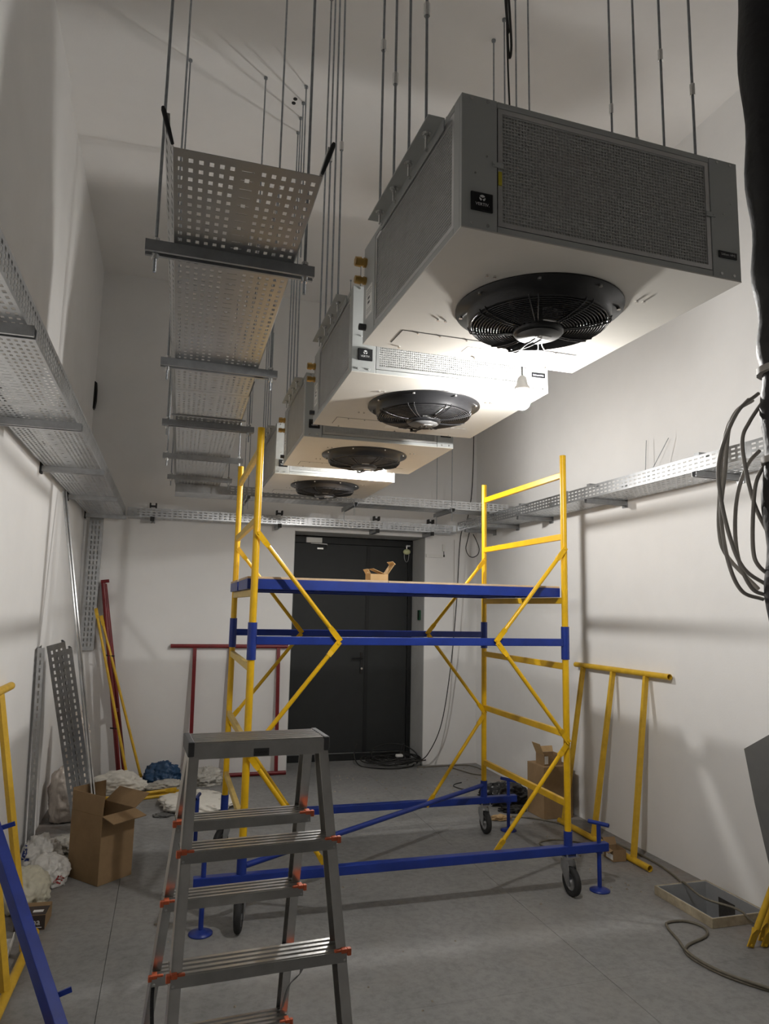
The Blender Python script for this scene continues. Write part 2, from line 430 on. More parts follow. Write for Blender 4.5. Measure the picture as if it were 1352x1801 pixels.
# wide tray hung down the middle
t = thing('cable_tray', 'wide perforated steel cable tray hung on rods down the middle of the room', 'cable tray', (-0.53, -2.42, 2.78))
cuts = [(-2.385, -1.90), (-1.90, -0.40), (-0.398, 0.10), (0.105, 1.60), (1.602, 2.92)]
def wx(y): return -0.528 + 0.0115*(y+2.42)
for a, b_ in cuts:
    tray_part(t, (wx(a)+0.020, a, 2.78), (wx(b_)-wx(a), b_-a, 0), (1, 0, 0), UP, 0.362 + 0.004*(a+2.42), b_-a-0.002, 0.088, 'cross', rp=0.04, srows=2, m='galv_stain', flare=0.30)
MB().box(wx(0.1)-0.004, wx(0.1)+0.415, 0.092, 0.112, 2.774, 2.779).build('joint_strip', 'channel', t)
SUP = [(-1.90, -0.585, -0.07), (-0.85, -0.552, -0.035), (0.24, -0.556, -0.018), (1.22, -0.560, 0.012), (2.10, -0.530, 0.005)]
for y, xa, xb in SUP:
    c = strut(t, (xa, y, 2.779), (xb, y+0.01, 2.779))
    for x in (xa+0.03, xb-0.03):
        MB().cyl((x, y, 2.725), (x, y, 2.742), 0.011, n=6).build('nut', 'screw', t)
# edge guards at the near end of that tray
for x, s in ((wx(-2.42)-0.002, -1), (wx(-2.42)+0.402, 1)):
    mb = MB(); mb.tube([(x - s*0.020, -2.389, 2.785), (x - s*0.006, -2.390, 2.83), (x + s*0.005, -2.391, 2.866), (x + s*0.007, -2.391, 2.874)], [0.004, 0.006, 0.006, 0.004], 8)
    mb.build('edge_guard', 'rubber', t)
# left wall tray
t = thing('cable_tray', 'perforated steel cable tray bracketed along the left wall', 'cable tray', (XL+0.02, 3.45, 2.55))
for a, b_ in ((-3.4, -0.7), (-0.698, 1.4), (1.402, 3.44)):
    tray_part(t, (-1.262, a, 2.55), (0, 1, 0), (1, 0, 0), UP, 0.335, b_-a, 0.10, 'cross', rp=0.04, srows=4)
for y in (-2.9, -1.672, -0.418, 0.813, 2.05, 3.28):
    o = strut(t, (XL+0.012, y, 2.549), (-0.905, y, 2.549), m='galv', name='bracket_arm')
    MB().box(XL+0.001, XL+0.012, y-0.03, y+0.03, 2.50, 2.70).build('bracket_plate', 'rubber', t)
# right wall tray
t = thing('cable_tray', 'perforated steel cable tray bracketed along the right wall', 'cable tray', (XR-0.02, 3.45, 2.56))
for a, b_ in ((-3.4, -0.9), (-0.898, 1.0), (1.002, 3.28)):
    tray_part(t, (2.605, a, 2.575), (0, 1, 0), (1, 0, 0), UP, 0.315, b_-a, 0.095, 'slots', cols=7, srows=3)
MB().box(2.599, 2.603, 0.96, 1.04, 2.58, 2.675).build('joint_plate', 'galv', t)
for y in (-1.75, -0.50, 0.684, 1.808, 2.48, 3.02):
    strut(t, (XR-0.012, y, 2.573), (2.585, y, 2.573), m='channel', name='bracket_arm')
    MB().box(XR-0.012, XR-0.001, y-0.03, y+0.03, 2.52, 2.72).build('bracket_plate', 'channel', t)
    MB().box(2.61, 2.70, y-0.02, y+0.02, 2.672, 2.690).build('hold_down_clip', 'channel', t)
# lower tray along the back wall
t = thing('cable_tray', 'perforated steel cable tray bracketed on the back wall over the dark door', 'cable tray', (1.0, YB-0.02, 2.54))
for a, b_ in ((-0.90, 0.9), (0.902, 1.78), (1.782, 2.60)):
    tray_part(t, (a, YB-0.22, 2.548), (1, 0, 0), (0, 1, 0), UP, 0.20, b_-a, 0.09, 'slots', cols=4, srows=3)
for x in (-0.66, 0.60, 1.66, 2.29):
    strut(t, (x, YB-0.002, 2.545), (x, YB-0.27, 2.545), m='channel', name='bracket_arm')
    MB().box(x-0.02, x+0.02, YB-0.275, YB-0.268, 2.505, 2.548).build('arm_cap', 'rubber', t)
    mb = MB(); mb.box(x-0.035, x-0.02, YB-0.24, YB-0.18, 2.645, 2.69); mb.box(x+0.02, x+0.035, YB-0.24, YB-0.18, 2.645, 2.69); mb.box(x-0.02, x+0.02, YB-0.23, YB-0.19, 2.652, 2.668)
    mb.build('clamp', 'rubber', t)
# hung tray crossing under the end of the wide one
t = thing('cable_tray', 'narrow steel cable tray hung crosswise on rods in front of the back wall', 'cable tray', (1.2, 2.65, 2.70))
tray_part(t, (0.0, 2.50, 2.70), (1, 0, 0), (0, 1, 0), UP, 0.30, 2.84, 0.085, 'slots', cols=6, srows=3)
mb = MB(); mb.box(-0.46, 0.0, 2.50, 2.502, 2.70, 2.775); mb.box(-0.46, 0.0, 2.50, 2.80, 2.698, 2.70); mb.box(-0.46, 0.0, 2.798, 2.80, 2.70, 2.775)
mb.build('end_plate', 'galv', t)
for x in (0.18, 1.19, 2.19):
    strut(t, (x, 2.40, 2.697), (x, 2.90, 2.697), m='channel')
# short vertical tray in the back-left corner
t = thing('cable_tray', 'short perforated steel tray running down the back wall in the left corner', 'cable tray', (-1.18, YB, 1.23))
tray_part(t, (-1.255, YB-0.06, 1.235), (0, 0, 1), (1, 0, 0), (0, 1, 0), 0.125, 1.30, 0.055, 'slots', cols=3, srows=1)
# ------------------------------------------------------------------ hanging rods
def hang_rod(x, y, z0, label, group, r=0.0048, zc=None, top=None, tail=0.0):
    tx, ty = top or (x, y)
    o = thing('threaded_rod', label, 'rod', (x, y, z0-tail), group)
    d = Vector((tx-x, ty-y, ZC-z0))
    MB().cyl((x, y, z0-tail), (tx, ty, ZC-0.002), r, n=8).build('shaft', 'rod', o)
    if zc:
        f = (zc-z0)/(ZC-z0); p = Vector((x, y, z0)) + d*f
        MB().cyl(p-Vector((0,0,0.022)), p+Vector((0,0,0.022)), r*2.0, n=6).build('coupling_nut', 'screw', o)
    MB().cyl((tx, ty, ZC-0.012), (tx, ty, ZC-0.001), r*2.6, n=10).build('ceiling_anchor', 'rod', o)
    MB().cyl((x, y, z0-0.002), (x, y, z0+0.008), r*2.2, n=6).build('nut', 'screw', o)
    return o
place = ['the end nearest the camera', 'the second support from the camera', 'its middle', 'the second support from the back', 'its back end']
for (y, xa, xb), pl in zip(SUP, place):
    for x, sd in ((xa+0.03, 'left'), (xb-0.03, 'right')):
        hang_rod(x, y, 2.785, 'rod on the %s edge of the wide tray at %s' % (sd, pl), 'rods carrying the wide middle tray', zc=4.05 if y < -1.5 else (3.6 if sd == 'left' else None), tail=0.10)
for x, pl in ((0.18, 'left'), (1.19, 'middle'), (2.19, 'right')):
    for y in (2.44, 2.86):
        hang_rod(x, y, 2.70, 'thin steel rod on the %s of the crosswise tray, %s row' % (pl, 'front' if y < 2.6 else 'back'), 'rods carrying the crosswise tray', r=0.0038, zc=3.35, tail=0.13)
# ------------------------------------------------------------------ ceiling cooling units
W, D, H = 0.9492, 0.9314, 0.3912
FAN = (0.472, 0.405)
def cooling_unit():
    u = thing('cooling_unit', '', 'cooling unit')
    c = MB(); c.box(0.014, W-0.014, 0.014, D-0.014, 0.004, H-0.004); c.build('inner_casing', 'unit_dark', u)
    def panel(name, x0, x1, y0, y1, z0, z1, m='unit', bev=0.0015): return MB().box(x0, x1, y0, y1, z0, z1).build(name, m, u, bev=bev)
    # front
    panel('corner_panel', 0.0, 0.1075, 0.0, 0.014, 0.0, H); panel('corner_panel', 0.8425, W, 0.0, 0.014, 0.0, H)
    panel('top_rail', 0.109, 0.841, 0.001, 0.014, 0.3735, H); panel('bottom_rail', 0.109, 0.841, 0.001, 0.014, 0.0, 0.018)
    # left and right sides
    for x0, x1, s in ((0.0, 0.014, -1), (W-0.014, W, 1)):
        panel('side_post', x0, x1, 0.0145, 0.052, 0.0, H); panel('end_panel', x0, x1, 0.790, D, 0.0, H)
        panel('side_rail', x0, x1, 0.0535, 0.7885, 0.372, H); panel('side_rail', x0, x1, 0.0535, 0.7885, 0.0, 0.020)
    panel('rear_panel', 0.0145, W-0.0145, D-0.014, D, 0.0, H)
    panel('lid', 0.0145, W-0.0145, 0.0145, D-0.0145, H-0.004, H)
    # underside with the round fan opening
    mb = MB(); n = 48; R = 0.225; outer = []; inner = []
    for i in range(n):
        a = 2*PI*i/n; ca, sa = math.cos(a), math.sin(a)
        inner.append((FAN[0]+R*ca, FAN[1]+R*sa))
        tx = ((W-FAN[0]) if ca > 0 else FAN[0])/max(abs(ca), 1e-6); ty = ((D-FAN[1]) if sa > 0 else FAN[1])/max(abs(sa), 1e-6)
        k = min(tx, ty); outer.append((FAN[0]+k*ca, FAN[1]+k*sa))
    cx = [(0,0),(W,0),(W,D),(0,D)]
    vs = [(x, y, -0.002) for x, y in inner] + [(x, y, -0.002) for x, y in outer]
    mb.add(vs, [(n+i, n+(i+1) % n, (i+1) % n, i) for i in range(n)])
    for (x, y) in cx:      # square off the corners the fan of quads cuts away
        k = sorted(range(n), key=lambda i: (outer[i][0]-x)**2 + (outer[i][1]-y)**2)
        best = None
        for i in range(n):
            j = (i+1) % n
            p, q = outer[i], outer[j]
            if abs(p[0]-q[0]) > 1e-6 and abs(p[1]-q[1]) > 1e-6:
                if (abs(p[0]-x) < 1e-6 or abs(q[0]-x) < 1e-6) and (abs(p[1]-y) < 1e-6 or abs(q[1]-y) < 1e-6): best = (p, q)
        if best: mb.add([(best[0][0], best[0][1], -0.002), (x, y, -0.002), (best[1][0], best[1][1], -0.002)], [(0, 1, 2)])
    mb.build('bottom_panel', 'under', u, solid=0.004)
    # fan
    T = Matrix.Translation((FAN[0], FAN[1], 0))
    mb = MB(); mb.lathe([(0.226, -0.0045), (0.283, -0.0045), (0.283, -0.010), (0.243, -0.012), (0.239, -0.052), (0.233, -0.058), (0.226, -0.052), (0.224, 0.02)], 56, T)
    fs = mb.build('fan_shroud', 'black', u)
    for k in range(8):
        a = 2*PI*(k+0.35)/8
        MB().cyl((FAN[0]+0.265*math.cos(a), FAN[1]+0.265*math.sin(a), -0.018), (FAN[0]+0.265*math.cos(a), FAN[1]+0.265*math.sin(a), -0.009), 0.007, n=6).build('bolt', 'screw', fs)
    mb = MB()
    for k in range(15):
        f = k/14; r = 0.230 - f*0.138; z = -0.060 - 0.016*math.sin(f*PI/2)
        mb.ring((FAN[0], FAN[1], z), r, 0.0021, 52, 5)
    for k in range(8):
        a = 2*PI*k/8 + 0.2
        for da in (-0.06, 0.06):
            pts = [(FAN[0]+r*math.cos(a+da*q), FAN[1]+r*math.sin(a+da*q), z) for r, z, q in ((0.2405, -0.050, 1), (0.236, -0.061, 1), (0.20, -0.071, 0.9), (0.14, -0.079, 0.8), (0.085, -0.080, 1))]
            mb.tube(pts, 0.0024, 6)
    mb.build('fan_guard', 'guard', u)
    mb = MB(); mb.lathe([(0.0, 0.0), (0.082, 0.0), (0.086, -0.02), (0.086, -0.084), (0.080, -0.092), (0.0, -0.094)], 32, T)
    for k in range(26):
        a = 2*PI*k/26
        mb.beam((FAN[0]+0.086*math.cos(a), FAN[1]+0.086*math.sin(a), -0.080), (FAN[0]+0.086*math.cos(a), FAN[1]+0.086*math.sin(a), -0.035), 0.006, 0.006)
    mo = mb.build('fan_motor', 'black', u)
    mb = MB(); mb.lathe([(0.0, -0.0945), (0.073, -0.0945), (0.074, -0.096), (0.0, -0.097)], 28, T); mb.build('motor_plate', 'plate', mo)
    mb = MB(); mb.box(FAN[0]-0.035, FAN[0]+0.035, FAN[1]-0.096, FAN[1]-0.088, -0.078, -0.032); mb.build('rating_label', 'sticker', mo)
    mb = MB(); mb.box(FAN[0]+0.000, FAN[0]+0.045, FAN[1]-0.012, FAN[1]+0.012, -0.0980, -0.0968); mb.build('rating_label', 'sticker', mo)
    for k in range(5):
        a = 2*PI*k/5; mb = MB(); vs = []
        for i in range(7):
            f = i/6; r = 0.085 + f*0.130
            for j in range(4):
                q = (j/3-0.5)*(0.75 - 0.15*f); tw = (j/3-0.5)*0.055
                vs.append((FAN[0]+r*math.cos(a+q+0.25*f), FAN[1]+r*math.sin(a+q+0.25*f), -0.012+tw))
        mb.add(vs, [(i*4+j, (i+1)*4+j, (i+1)*4+j+1, i*4+j+1) for i in range(6) for j in range(3)], True)
        mb.build('fan_blade', 'black', u, solid=0.003)
    # supply lead crossing the guard
    mb = MB()
    for s in (-1, 1):
        mb.tube(spline([(FAN[0]+0.01+s*0.012, FAN[1]+0.02, -0.097), (FAN[0]+0.01+s*0.008, FAN[1]+0.10, -0.094), (FAN[0]+0.01-s*0.012, FAN[1]+0.20, -0.082), (FAN[0]+0.01+s*0.022, FAN[1]+0.245, -0.045)]), 0.004, 6)
    mb.build('fan_lead', 'cable_black', u)
    # hatch and studs on the underside
    mb = MB(); mb.box(0.098, 0.84, 0.736, 0.868, -0.0055, -0.0045); ap = mb.build('access_panel', 'under', u)
    mb = MB(); mb.box(0.0955, 0.098, 0.7335, 0.868, -0.0052, -0.0043); mb.box(0.0955, 0.8425, 0.7335, 0.736, -0.0052, -0.0043); mb.build('panel_gap', 'unit_dark', ap)
    for x in (0.16, 0.25, 0.36, 0.62, 0.75): MB().cyl((x, 0.742, -0.0085), (x, 0.742, -0.0055), 0.004, n=8).build('screw', 'screw', ap)
    MB().box(0.392, 0.56, 0.800, 0.862, -0.0062, -0.0055).build('notice_label', 'sticker', u)
    for x, y in ((0.182, 0.598), (0.21, 0.598), (0.189, 0.227), (0.215, 0.225), (0.735, 0.222), (0.759, 0.217), (0.70, 0.60), (0.73, 0.60), (0.14, 0.90), (0.47, 0.905), (0.80, 0.905)):
        MB().cyl((x, y, -0.010), (x, y, -0.004), 0.0055, 0.0035, n=8).build('stud', 'screw', u)
    # filters: fabric, wire grid and mitred frame, front and left (and right) side
    def filt(name, org, ax, L, nrm, z0, z1):
        O = Vector(org); A = Vector(ax); N = Vector(nrm)
        def q(a, z, d): return O + A*a + N*d + Vector((0, 0, z))
        def slab(mb, a0, a1, za, zb, d0, d1):
            vs = [q(a, z, d) for d in (d0, d1) for a, z in ((a0, za), (a1, za), (a1, zb), (a0, zb))]
            mb.add(vs, [(0,1,2,3),(7,6,5,4),(0,4,5,1),(1,5,6,2),(2,6,7,3),(3,7,4,0)])
        mb = MB(); slab(mb, 0.012, L-0.012, z0+0.012, z1-0.012, 0.001, 0.004); fo = mb.build(name, 'filter', u)
        mb = MB()
        for a0, a1, za, zb in ((0, L, z0, z0+0.014), (0, L, z1-0.014, z1), (0, 0.014, z0+0.014, z1-0.014), (L-0.014, L, z0+0.014, z1-0.014)): slab(mb, a0, a1, za, zb, 0.0005, 0.0125)
        mb.build('filter_frame', 'alu', fo)
        mb = MB(); p = 0.0098
        k = int((L-0.03)/p)
        for i in range(k+1):
            a = 0.015 + i*(L-0.03)/k; slab(mb, a-0.0011, a+0.0011, z0+0.012, z1-0.012, 0.0045, 0.0075)
        k = int((z1-z0-0.03)/p)
        for i in range(k+1):
            z = z0+0.015 + i*(z1-z0-0.03)/k; slab(mb, 0.012, L-0.012, z-0.0011, z+0.0011, 0.0060, 0.0085)
        mb.build('wire_grid', 'wire', fo)
        return fo
    filt('filter', (0.111, 0.014, 0), (1, 0, 0), 0.728, (0, -1, 0), 0.020, 0.3715)
    filt('filter', (0.014, 0.055, 0), (0, 1, 0), 0.731, (-1, 0, 0), 0.022, 0.370)
    filt('filter', (W-0.014, 0.055, 0), (0, 1, 0), 0.731, (1, 0, 0), 0.022, 0.370)
    for x, z in ((0.108, 0.197), (0.838, 0.200)):
        mb = MB(); mb.box(x-0.016, x+0.018, -0.0035, -0.0005, z-0.007, z+0.007); mb.cyl((x-0.010*(1 if x < .5 else -1), -0.006, z), (x-0.010*(1 if x < .5 else -1), -0.003, z), 0.0045, n=8); mb.build('latch', 'unit', u)
    MB().box(0.1115, 0.122, -0.0012, 0.0008, 0.140, 0.180).build('warning_tag', 'yellow_tag', u)
    for x, z in ((0.030, 0.012), (0.078, 0.012), (0.028, H-0.012), (0.078, H-0.012), (W-0.030, 0.012), (W-0.078, 0.012), (W-0.028, H-0.012), (W-0.078, H-0.012), (0.040, 0.160), (0.075, 0.215), (W-0.03, 0.25), (W-0.06, 0.21)):
        r = 0.0048 if z < 0.02 or z > H-0.02 else 0.003
        MB().cyl((x, -0.0035, z), (x, 0.0, z), r, r*0.8, n=8).build('screw', 'screw', u)
    # badges
    mb = MB(); mb.box(0.026, 0.093, -0.006, 0.0, 0.050, 0.1045); bd = mb.build('badge', 'badge', u, bev=0.003)
    X90 = Matrix.Rotation(PI/2, 4, 'X')
    vs, fc = text_mesh('VERTIV.', 0.0125); mb = MB(); mb.add(vs, fc, False, Matrix.Translation((0.060, -0.0064, 0.0685)) @ X90); mb.build('lettering', 'ink', bd)
    mb = MB()          # round emblem cut by a bird-like V, open at the foot
    def em(pts): mb.add([(0.0595+x, -0.0064, 0.0870+z) for x, z in pts], [tuple(range(len(pts)))])
    r = 0.0092
    def arc(a0, a1, k=8): return [(r*math.cos(math.radians(a0+(a1-a0)*i/k)), r*math.sin(math.radians(a0+(a1-a0)*i/k))) for i in range(k+1)]
    em(arc(28, 152) + [(0.0, 0.0008)])
    em([(-0.0008, -0.0035)] + [(0.0, -0.0022)][:0] + [(-0.0085, 0.0016)] + arc(176, 246) + [])
    em([(0.0085, 0.0016), (0.0008, -0.0035)] + list(reversed(arc(4, -66))) [0:9])
    mb.build('emblem', 'ink', bd)
    mb = MB(); mb.box(0.863, 0.933, -0.004, 0.0, 0.0645, 0.0868); bd = mb.build('name_plate', 'badge', u, bev=0.0015)
    vs, fc = text_mesh('Liebert HPG', 0.0105); mb = MB(); mb.add(vs, fc, False, Matrix.Translation((0.898, -0.0044, 0.0757)) @ X90); mb.build('lettering', 'ink', bd)
    # rod brackets on both long sides
    for s, x in ((-1, 0.0), (1, W)):
        mb = MB(); mb.box(min(x, x+s*0.004), max(x, x+s*0.004), 0.12, 0.72, 0.360, 0.397); mb.box(min(x, x+s*0.052), max(x, x+s*0.052), 0.12, 0.72, 0.393, 0.397)
        hb = mb.build('hanger_bracket', 'unit', u, bev=0.001)
        for y in (0.197, 0.348, 0.497, 0.650):
            mb = MB(); mb.cyl((x+s*0.028, y, 0.381), (x+s*0.028, y, 0.393), 0.010, n=6); mb.cyl((x+s*0.028, y, 0.3915), (x+s*0.028, y, 0.3935), 0.015, n=12); mb.cyl((x+s*0.028, y, 0.345), (x+s*0.028, y, 0.385), 0.0042, n=8)
            mb.build('nut', 'screw', hb)
            MB().cyl((x+s*0.004, y+0.045, 0.374), (x+s*0.009, y+0.045, 0.374), 0.006, n=6).build('bolt', 'screw', hb)
    # pipe connections on the left rear panel
    for z in (0.322, 0.247):
        mb = MB(); r = 0.017 if z > 0.28 else 0.014
        y = 0.905
        mb.cyl((0.0, y, z), (-0.012, y, z), r*1.15, n=6); mb.cyl((-0.012, y, z), (-0.024, y, z), r*0.9, n=16); mb.cyl((-0.022, y, z), (-0.046, y, z), r*1.2, r*1.1, n=6)
        mb.build('pipe_fitting', 'brass', u)
    mb = MB(); mb.cyl((0.0, 0.895, 0.052), (-0.026, 0.895, 0.052), 0.013, n=14, hollow=0.8); mb.build('drain_outlet', 'cap', u)
    mb = MB(); mb.box(-0.0008, 0.0, 0.815, 0.895, 0.085, 0.205); st = mb.build('data_label', 'sticker', u)
    for z in (0.135, 0.153): MB().box(-0.0012, -0.0008, 0.845, 0.870, z, z+0.010).build('label_print', 'grey_sheet', st)
    for z in (0.19, 0.18, 0.172, 0.115, 0.107, 0.099): MB().box(-0.0011, -0.0008, 0.825, 0.885, z, z+0.0015).build('label_print', 'grey_sheet', st)
    return u
unit0 = cooling_unit()
POSE = [(0.2369, -2.3829, 2.7204, 0.0242, 0.0077, -0.0042), (0.2436, -1.1599, 2.7165, -0.0147, -0.0031, -0.0033),
        (0.2573, 0.0406, 2.7072, -0.0201, 0.0028, -0.0025), (0.2556, 1.2404, 2.6983, -0.0018, -0.0005, 0.0007)]
ULAB = ['grey ceiling cooling unit hung nearest the camera, its front mesh filter in shade', 'grey ceiling cooling unit hung second from the camera, beside the bright bulb',
        'grey ceiling cooling unit hung third from the camera, above the far bulb', 'grey ceiling cooling unit hung farthest back, near the back wall']
ORD = ['nearest', 'second', 'third', 'farthest']
units = [unit0] + [copy_tree(unit0) for _ in range(3)]
for u, (x, y, z, yw, pt, rl), lab, od in zip(units, POSE, ULAB, ORD):
    R3 = view_matrix(pt, rl, yw)
    u.location = (x, y, z); u.rotation_euler = R3.to_euler()
    u['label'] = lab; u['group'] = 'ceiling cooling units in a row'
    for s, lx in (('left', -0.028), ('right', W+0.028)):
        for k, ly in enumerate((0.197, 0.348, 0.497, 0.650)):
            p = Vector((x, y, z)) + R3 @ Vector((lx, ly, 0.396))
            zc = 3.40 + 0.13*((k*2+1) % 4) if od == 'nearest' else (3.9+0.07*k if k % 2 == 0 else None)
            hang_rod(p.x, p.y, p.z, '%s of four threaded rods holding the %s side of the %s cooling unit' % (('frontmost', 'second', 'third', 'rearmost')[k], s, od),
                     'rods on the %s side of the %s cooling unit' % (s, od), zc=zc, top=(p.x - 0.012 + 0.006*k, p.y + 0.006*k))
# ------------------------------------------------------------------ hanging bulbs (the light of the room)
def bulb(x, y, z, label, cord, wrap):
    o = thing('hanging_bulb', label, 'light bulb', (x, y, z))
    T = Matrix.Translation((x, y, z))
    mb = MB(); pr = [(0.0, -0.034)] + [(0.034*math.sin(a), -0.034*math.cos(a)) for a in [PI*i/10 for i in range(1, 8)]] + [(0.016, 0.042), (0.0135, 0.055)]
    mb.lathe(pr, 18, T); mb.build('bulb_glass', 'bulb', o)
    mb = MB(); mb.lathe([(0.0, 0.052), (0.030, 0.050), (0.034, 0.058), (0.034, 0.072), (0.026, 0.080), (0.020, 0.112), (0.010, 0.122), (0.0, 0.123)], 24, T); mb.build('lamp_holder', 'ceramic', o)
    mb = MB(); mb.tube(spline(cord, 8), 0.0045, 7)
    if wrap:
        for q in wrap: mb.tube(spline(q, 6), 0.006, 6)
    mb.build('cord', 'cable_black', o)
    return o
bulb(0.996, -1.29, 2.617, 'glowing bare bulb on a black cord between the nearest and second cooling units',
     [(0.925, -1.30, ZC), (0.920, -1.30, 4.7), (0.928, -1.30, 4.2), (0.955, -1.31, 3.5), (0.985, -1.31, 3.0), (0.996, -1.29, 2.738)],
     [[(0.918, -1.30, 4.85), (0.930, -1.305, 4.6), (0.945, -1.30, 4.36), (0.935, -1.295, 4.30), (0.922, -1.30, 4.5), (0.915, -1.30, 4.8)], [(0.910, -1.30, 4.9), (0.915, -1.30, 4.6), (0.930, -1.30, 4.42), (0.925, -1.29, 4.6), (0.921, -1.30, 4.85)]])
bulb(1.072, 1.140, 2.722, 'glowing bare bulb hanging in the gap under the third and farthest cooling units',
     [(1.08, 1.16, ZC), (1.075, 1.16, 4.0), (1.08, 1.165, 3.2), (1.072, 1.140, 2.844)], None)
# ------------------------------------------------------------------ double door in its recess
YD = 3.93
dr = thing('door_1', 'dark grey double steel door set in a recess of the back wall', 'door', (1.55, YD, 0), kind='structure')
fx0, fx1, fz0, fz1, sx = 0.815, 2.30, 0.075, 2.50, 1.765
mb = MB(); mb.box(fx0, fx1, YD, YD+0.09, fz1-0.075, fz1); mb.box(fx0, fx0+0.05, YD, YD+0.09, fz0, fz1-0.075); mb.box(fx1-0.05, fx1, YD, YD+0.09, fz0, fz1-0.075); mb.box(fx0, fx1, YD-0.01, YD+0.09, 0.0, fz0)
mb.build('door_frame', 'doorframe', dr, bev=0.003)
lf = MB().box(fx0+0.053, sx-0.002, YD+0.012, YD+0.06, fz0+0.012, fz1-0.078).build('door_leaf', 'door', dr, bev=0.002)
rf = MB().box(sx+0.002, fx1-0.053, YD+0.018, YD+0.06, fz0+0.012, fz1-0.078).build('door_leaf', 'door', dr, bev=0.002)
MB().box(sx-0.03, sx+0.012, YD+0.004, YD+0.012, fz0+0.012, fz1-0.078).build('astragal', 'doorframe', dr)
mb = MB(); mb.cyl((1.70, YD+0.012, 1.13), (1.70, YD-0.045, 1.13), 0.010); mb.tube([(1.70, YD-0.042, 1.13), (1.62, YD-0.045, 1.132), (1.575, YD-0.045, 1.130)], 0.009, 8); mb.box(1.685, 1.715, YD-0.002, YD+0.012, 0.96, 1.19); mb.build('door_handle', 'black', lf)
mb = MB(); mb.cyl((1.70, YD-0.002, 1.01), (1.70, YD-0.012, 1.01), 0.012); mb.build('lock_cylinder', 'screw', lf)
mb = MB(); mb.lathe([(0.0, -0.004), (0.006, -0.003), (0.008, 0.0)], 12, Matrix.Translation((1.745, YD+0.003, 1.355)) @ Matrix.Rotation(-PI/2, 4, 'X')); mb.build('status_light', 'led', lf)  # small green spot on the leaf, drawn with its own emission
mb = MB(); mb.box(1.00, 1.185, YD-0.055, YD-0.001, 2.425, 2.485); cb = mb.build('door_closer', 'sticker', dr, bev=0.004)
mb = MB(); mb.beam((1.06, YD-0.03, 2.418), (1.235, YD-0.10, 2.408), 0.018, 0.008); mb.beam((1.235, YD-0.10, 2.400), (1.25, YD-0.02, 2.36), 0.016, 0.008); mb.beam((1.14, YD+0.004, 2.365), (1.21, YD+0.004, 2.365), 0.02, 0.018); mb.build('closer_arm', 'screw', cb)
mb = MB(); mb.box(fx0+0.06, fx1-0.08, YD-0.004, YD+0.012, fz0+0.002, fz0+0.010); mb.build('door_threshold', 'galv', dr)
for z in (0.45, 1.25, 2.1): MB().cyl((fx1-0.05, YD-0.008, z), (fx1-0.05, YD-0.008, z+0.12), 0.010).build('hinge', 'doorframe', dr)
# small fittings by the door
o = MB().box(2.285, 2.3035, YB+0.10, YB+0.17, 1.575, 1.685).build('exit_button', 'green', None, bev=0.003, base=(2.304, YB+0.135, 1.63)); tag(o, 'small dark green exit button box on the right side of the door recess', 'button box')
MB().box(2.2845, 2.2855, YB+0.115, YB+0.155, 1.60, 1.66).build('button_face', 'black', o)
o = thing('signal_lamp', 'small pale yellow oval lamp with a wire loop at the top right of the door', 'lamp', (2.255, YD-0.06, 2.425))  # pale oval spot at the frame's upper corner, given a solid body
mb = MB(); mb.lathe([(0.0, -0.045)] + [(0.034*math.sin(a), -0.045*math.cos(a)) for a in [PI*i/12 for i in range(1, 12)]] + [(0.0, 0.045)], 18, Matrix.Translation((2.205, YD-0.06, 2.365)) @ Matrix.Rotation(PI/2, 4, 'Y')); mb.build('lamp_glass', 'lamp_glass', o)
mb = MB(); mb.tube(spline([(2.175, YD-0.06, 2.36), (2.178, YD-0.06, 2.285), (2.20, YD-0.06, 2.245), (2.225, YD-0.06, 2.27), (2.235, YD-0.06, 2.36)]), 0.0025, 6); mb.build('wire_loop', 'alu', o)
mb = MB(); mb.cyl((2.205, YD-0.06, 2.39), (2.205, YD-0.06, 2.43), 0.008); mb.box(2.195, 2.245, YD-0.07, YD-0.001, 2.425, 2.445); mb.build('lamp_hook', 'screw', o)
o = thing('cable_trunking', 'white plastic cable trunking with a junction clip on the wall right of the door', 'trunking', (2.45, YB, 2.30))
MB().box(2.315, 2.52, YB-0.022, YB-0.001, 2.285, 2.320).build('trunking_run', 'sticker', o, bev=0.002)
MB().box(2.515, 2.548, YB-0.022, YB-0.001, 2.36, 2.44).build('trunking_drop', 'sticker', o, bev=0.002)
mb = MB(); mb.tube(spline([(2.53, YB-0.012, 2.37), (2.532, YB-0.014, 2.33), (2.536, YB-0.012, 2.30)]), 0.004, 6); mb.cyl((2.535, YB-0.012, 2.295), (2.535, YB-0.012, 2.320), 0.008); mb.build('lead', 'cable_black', o)

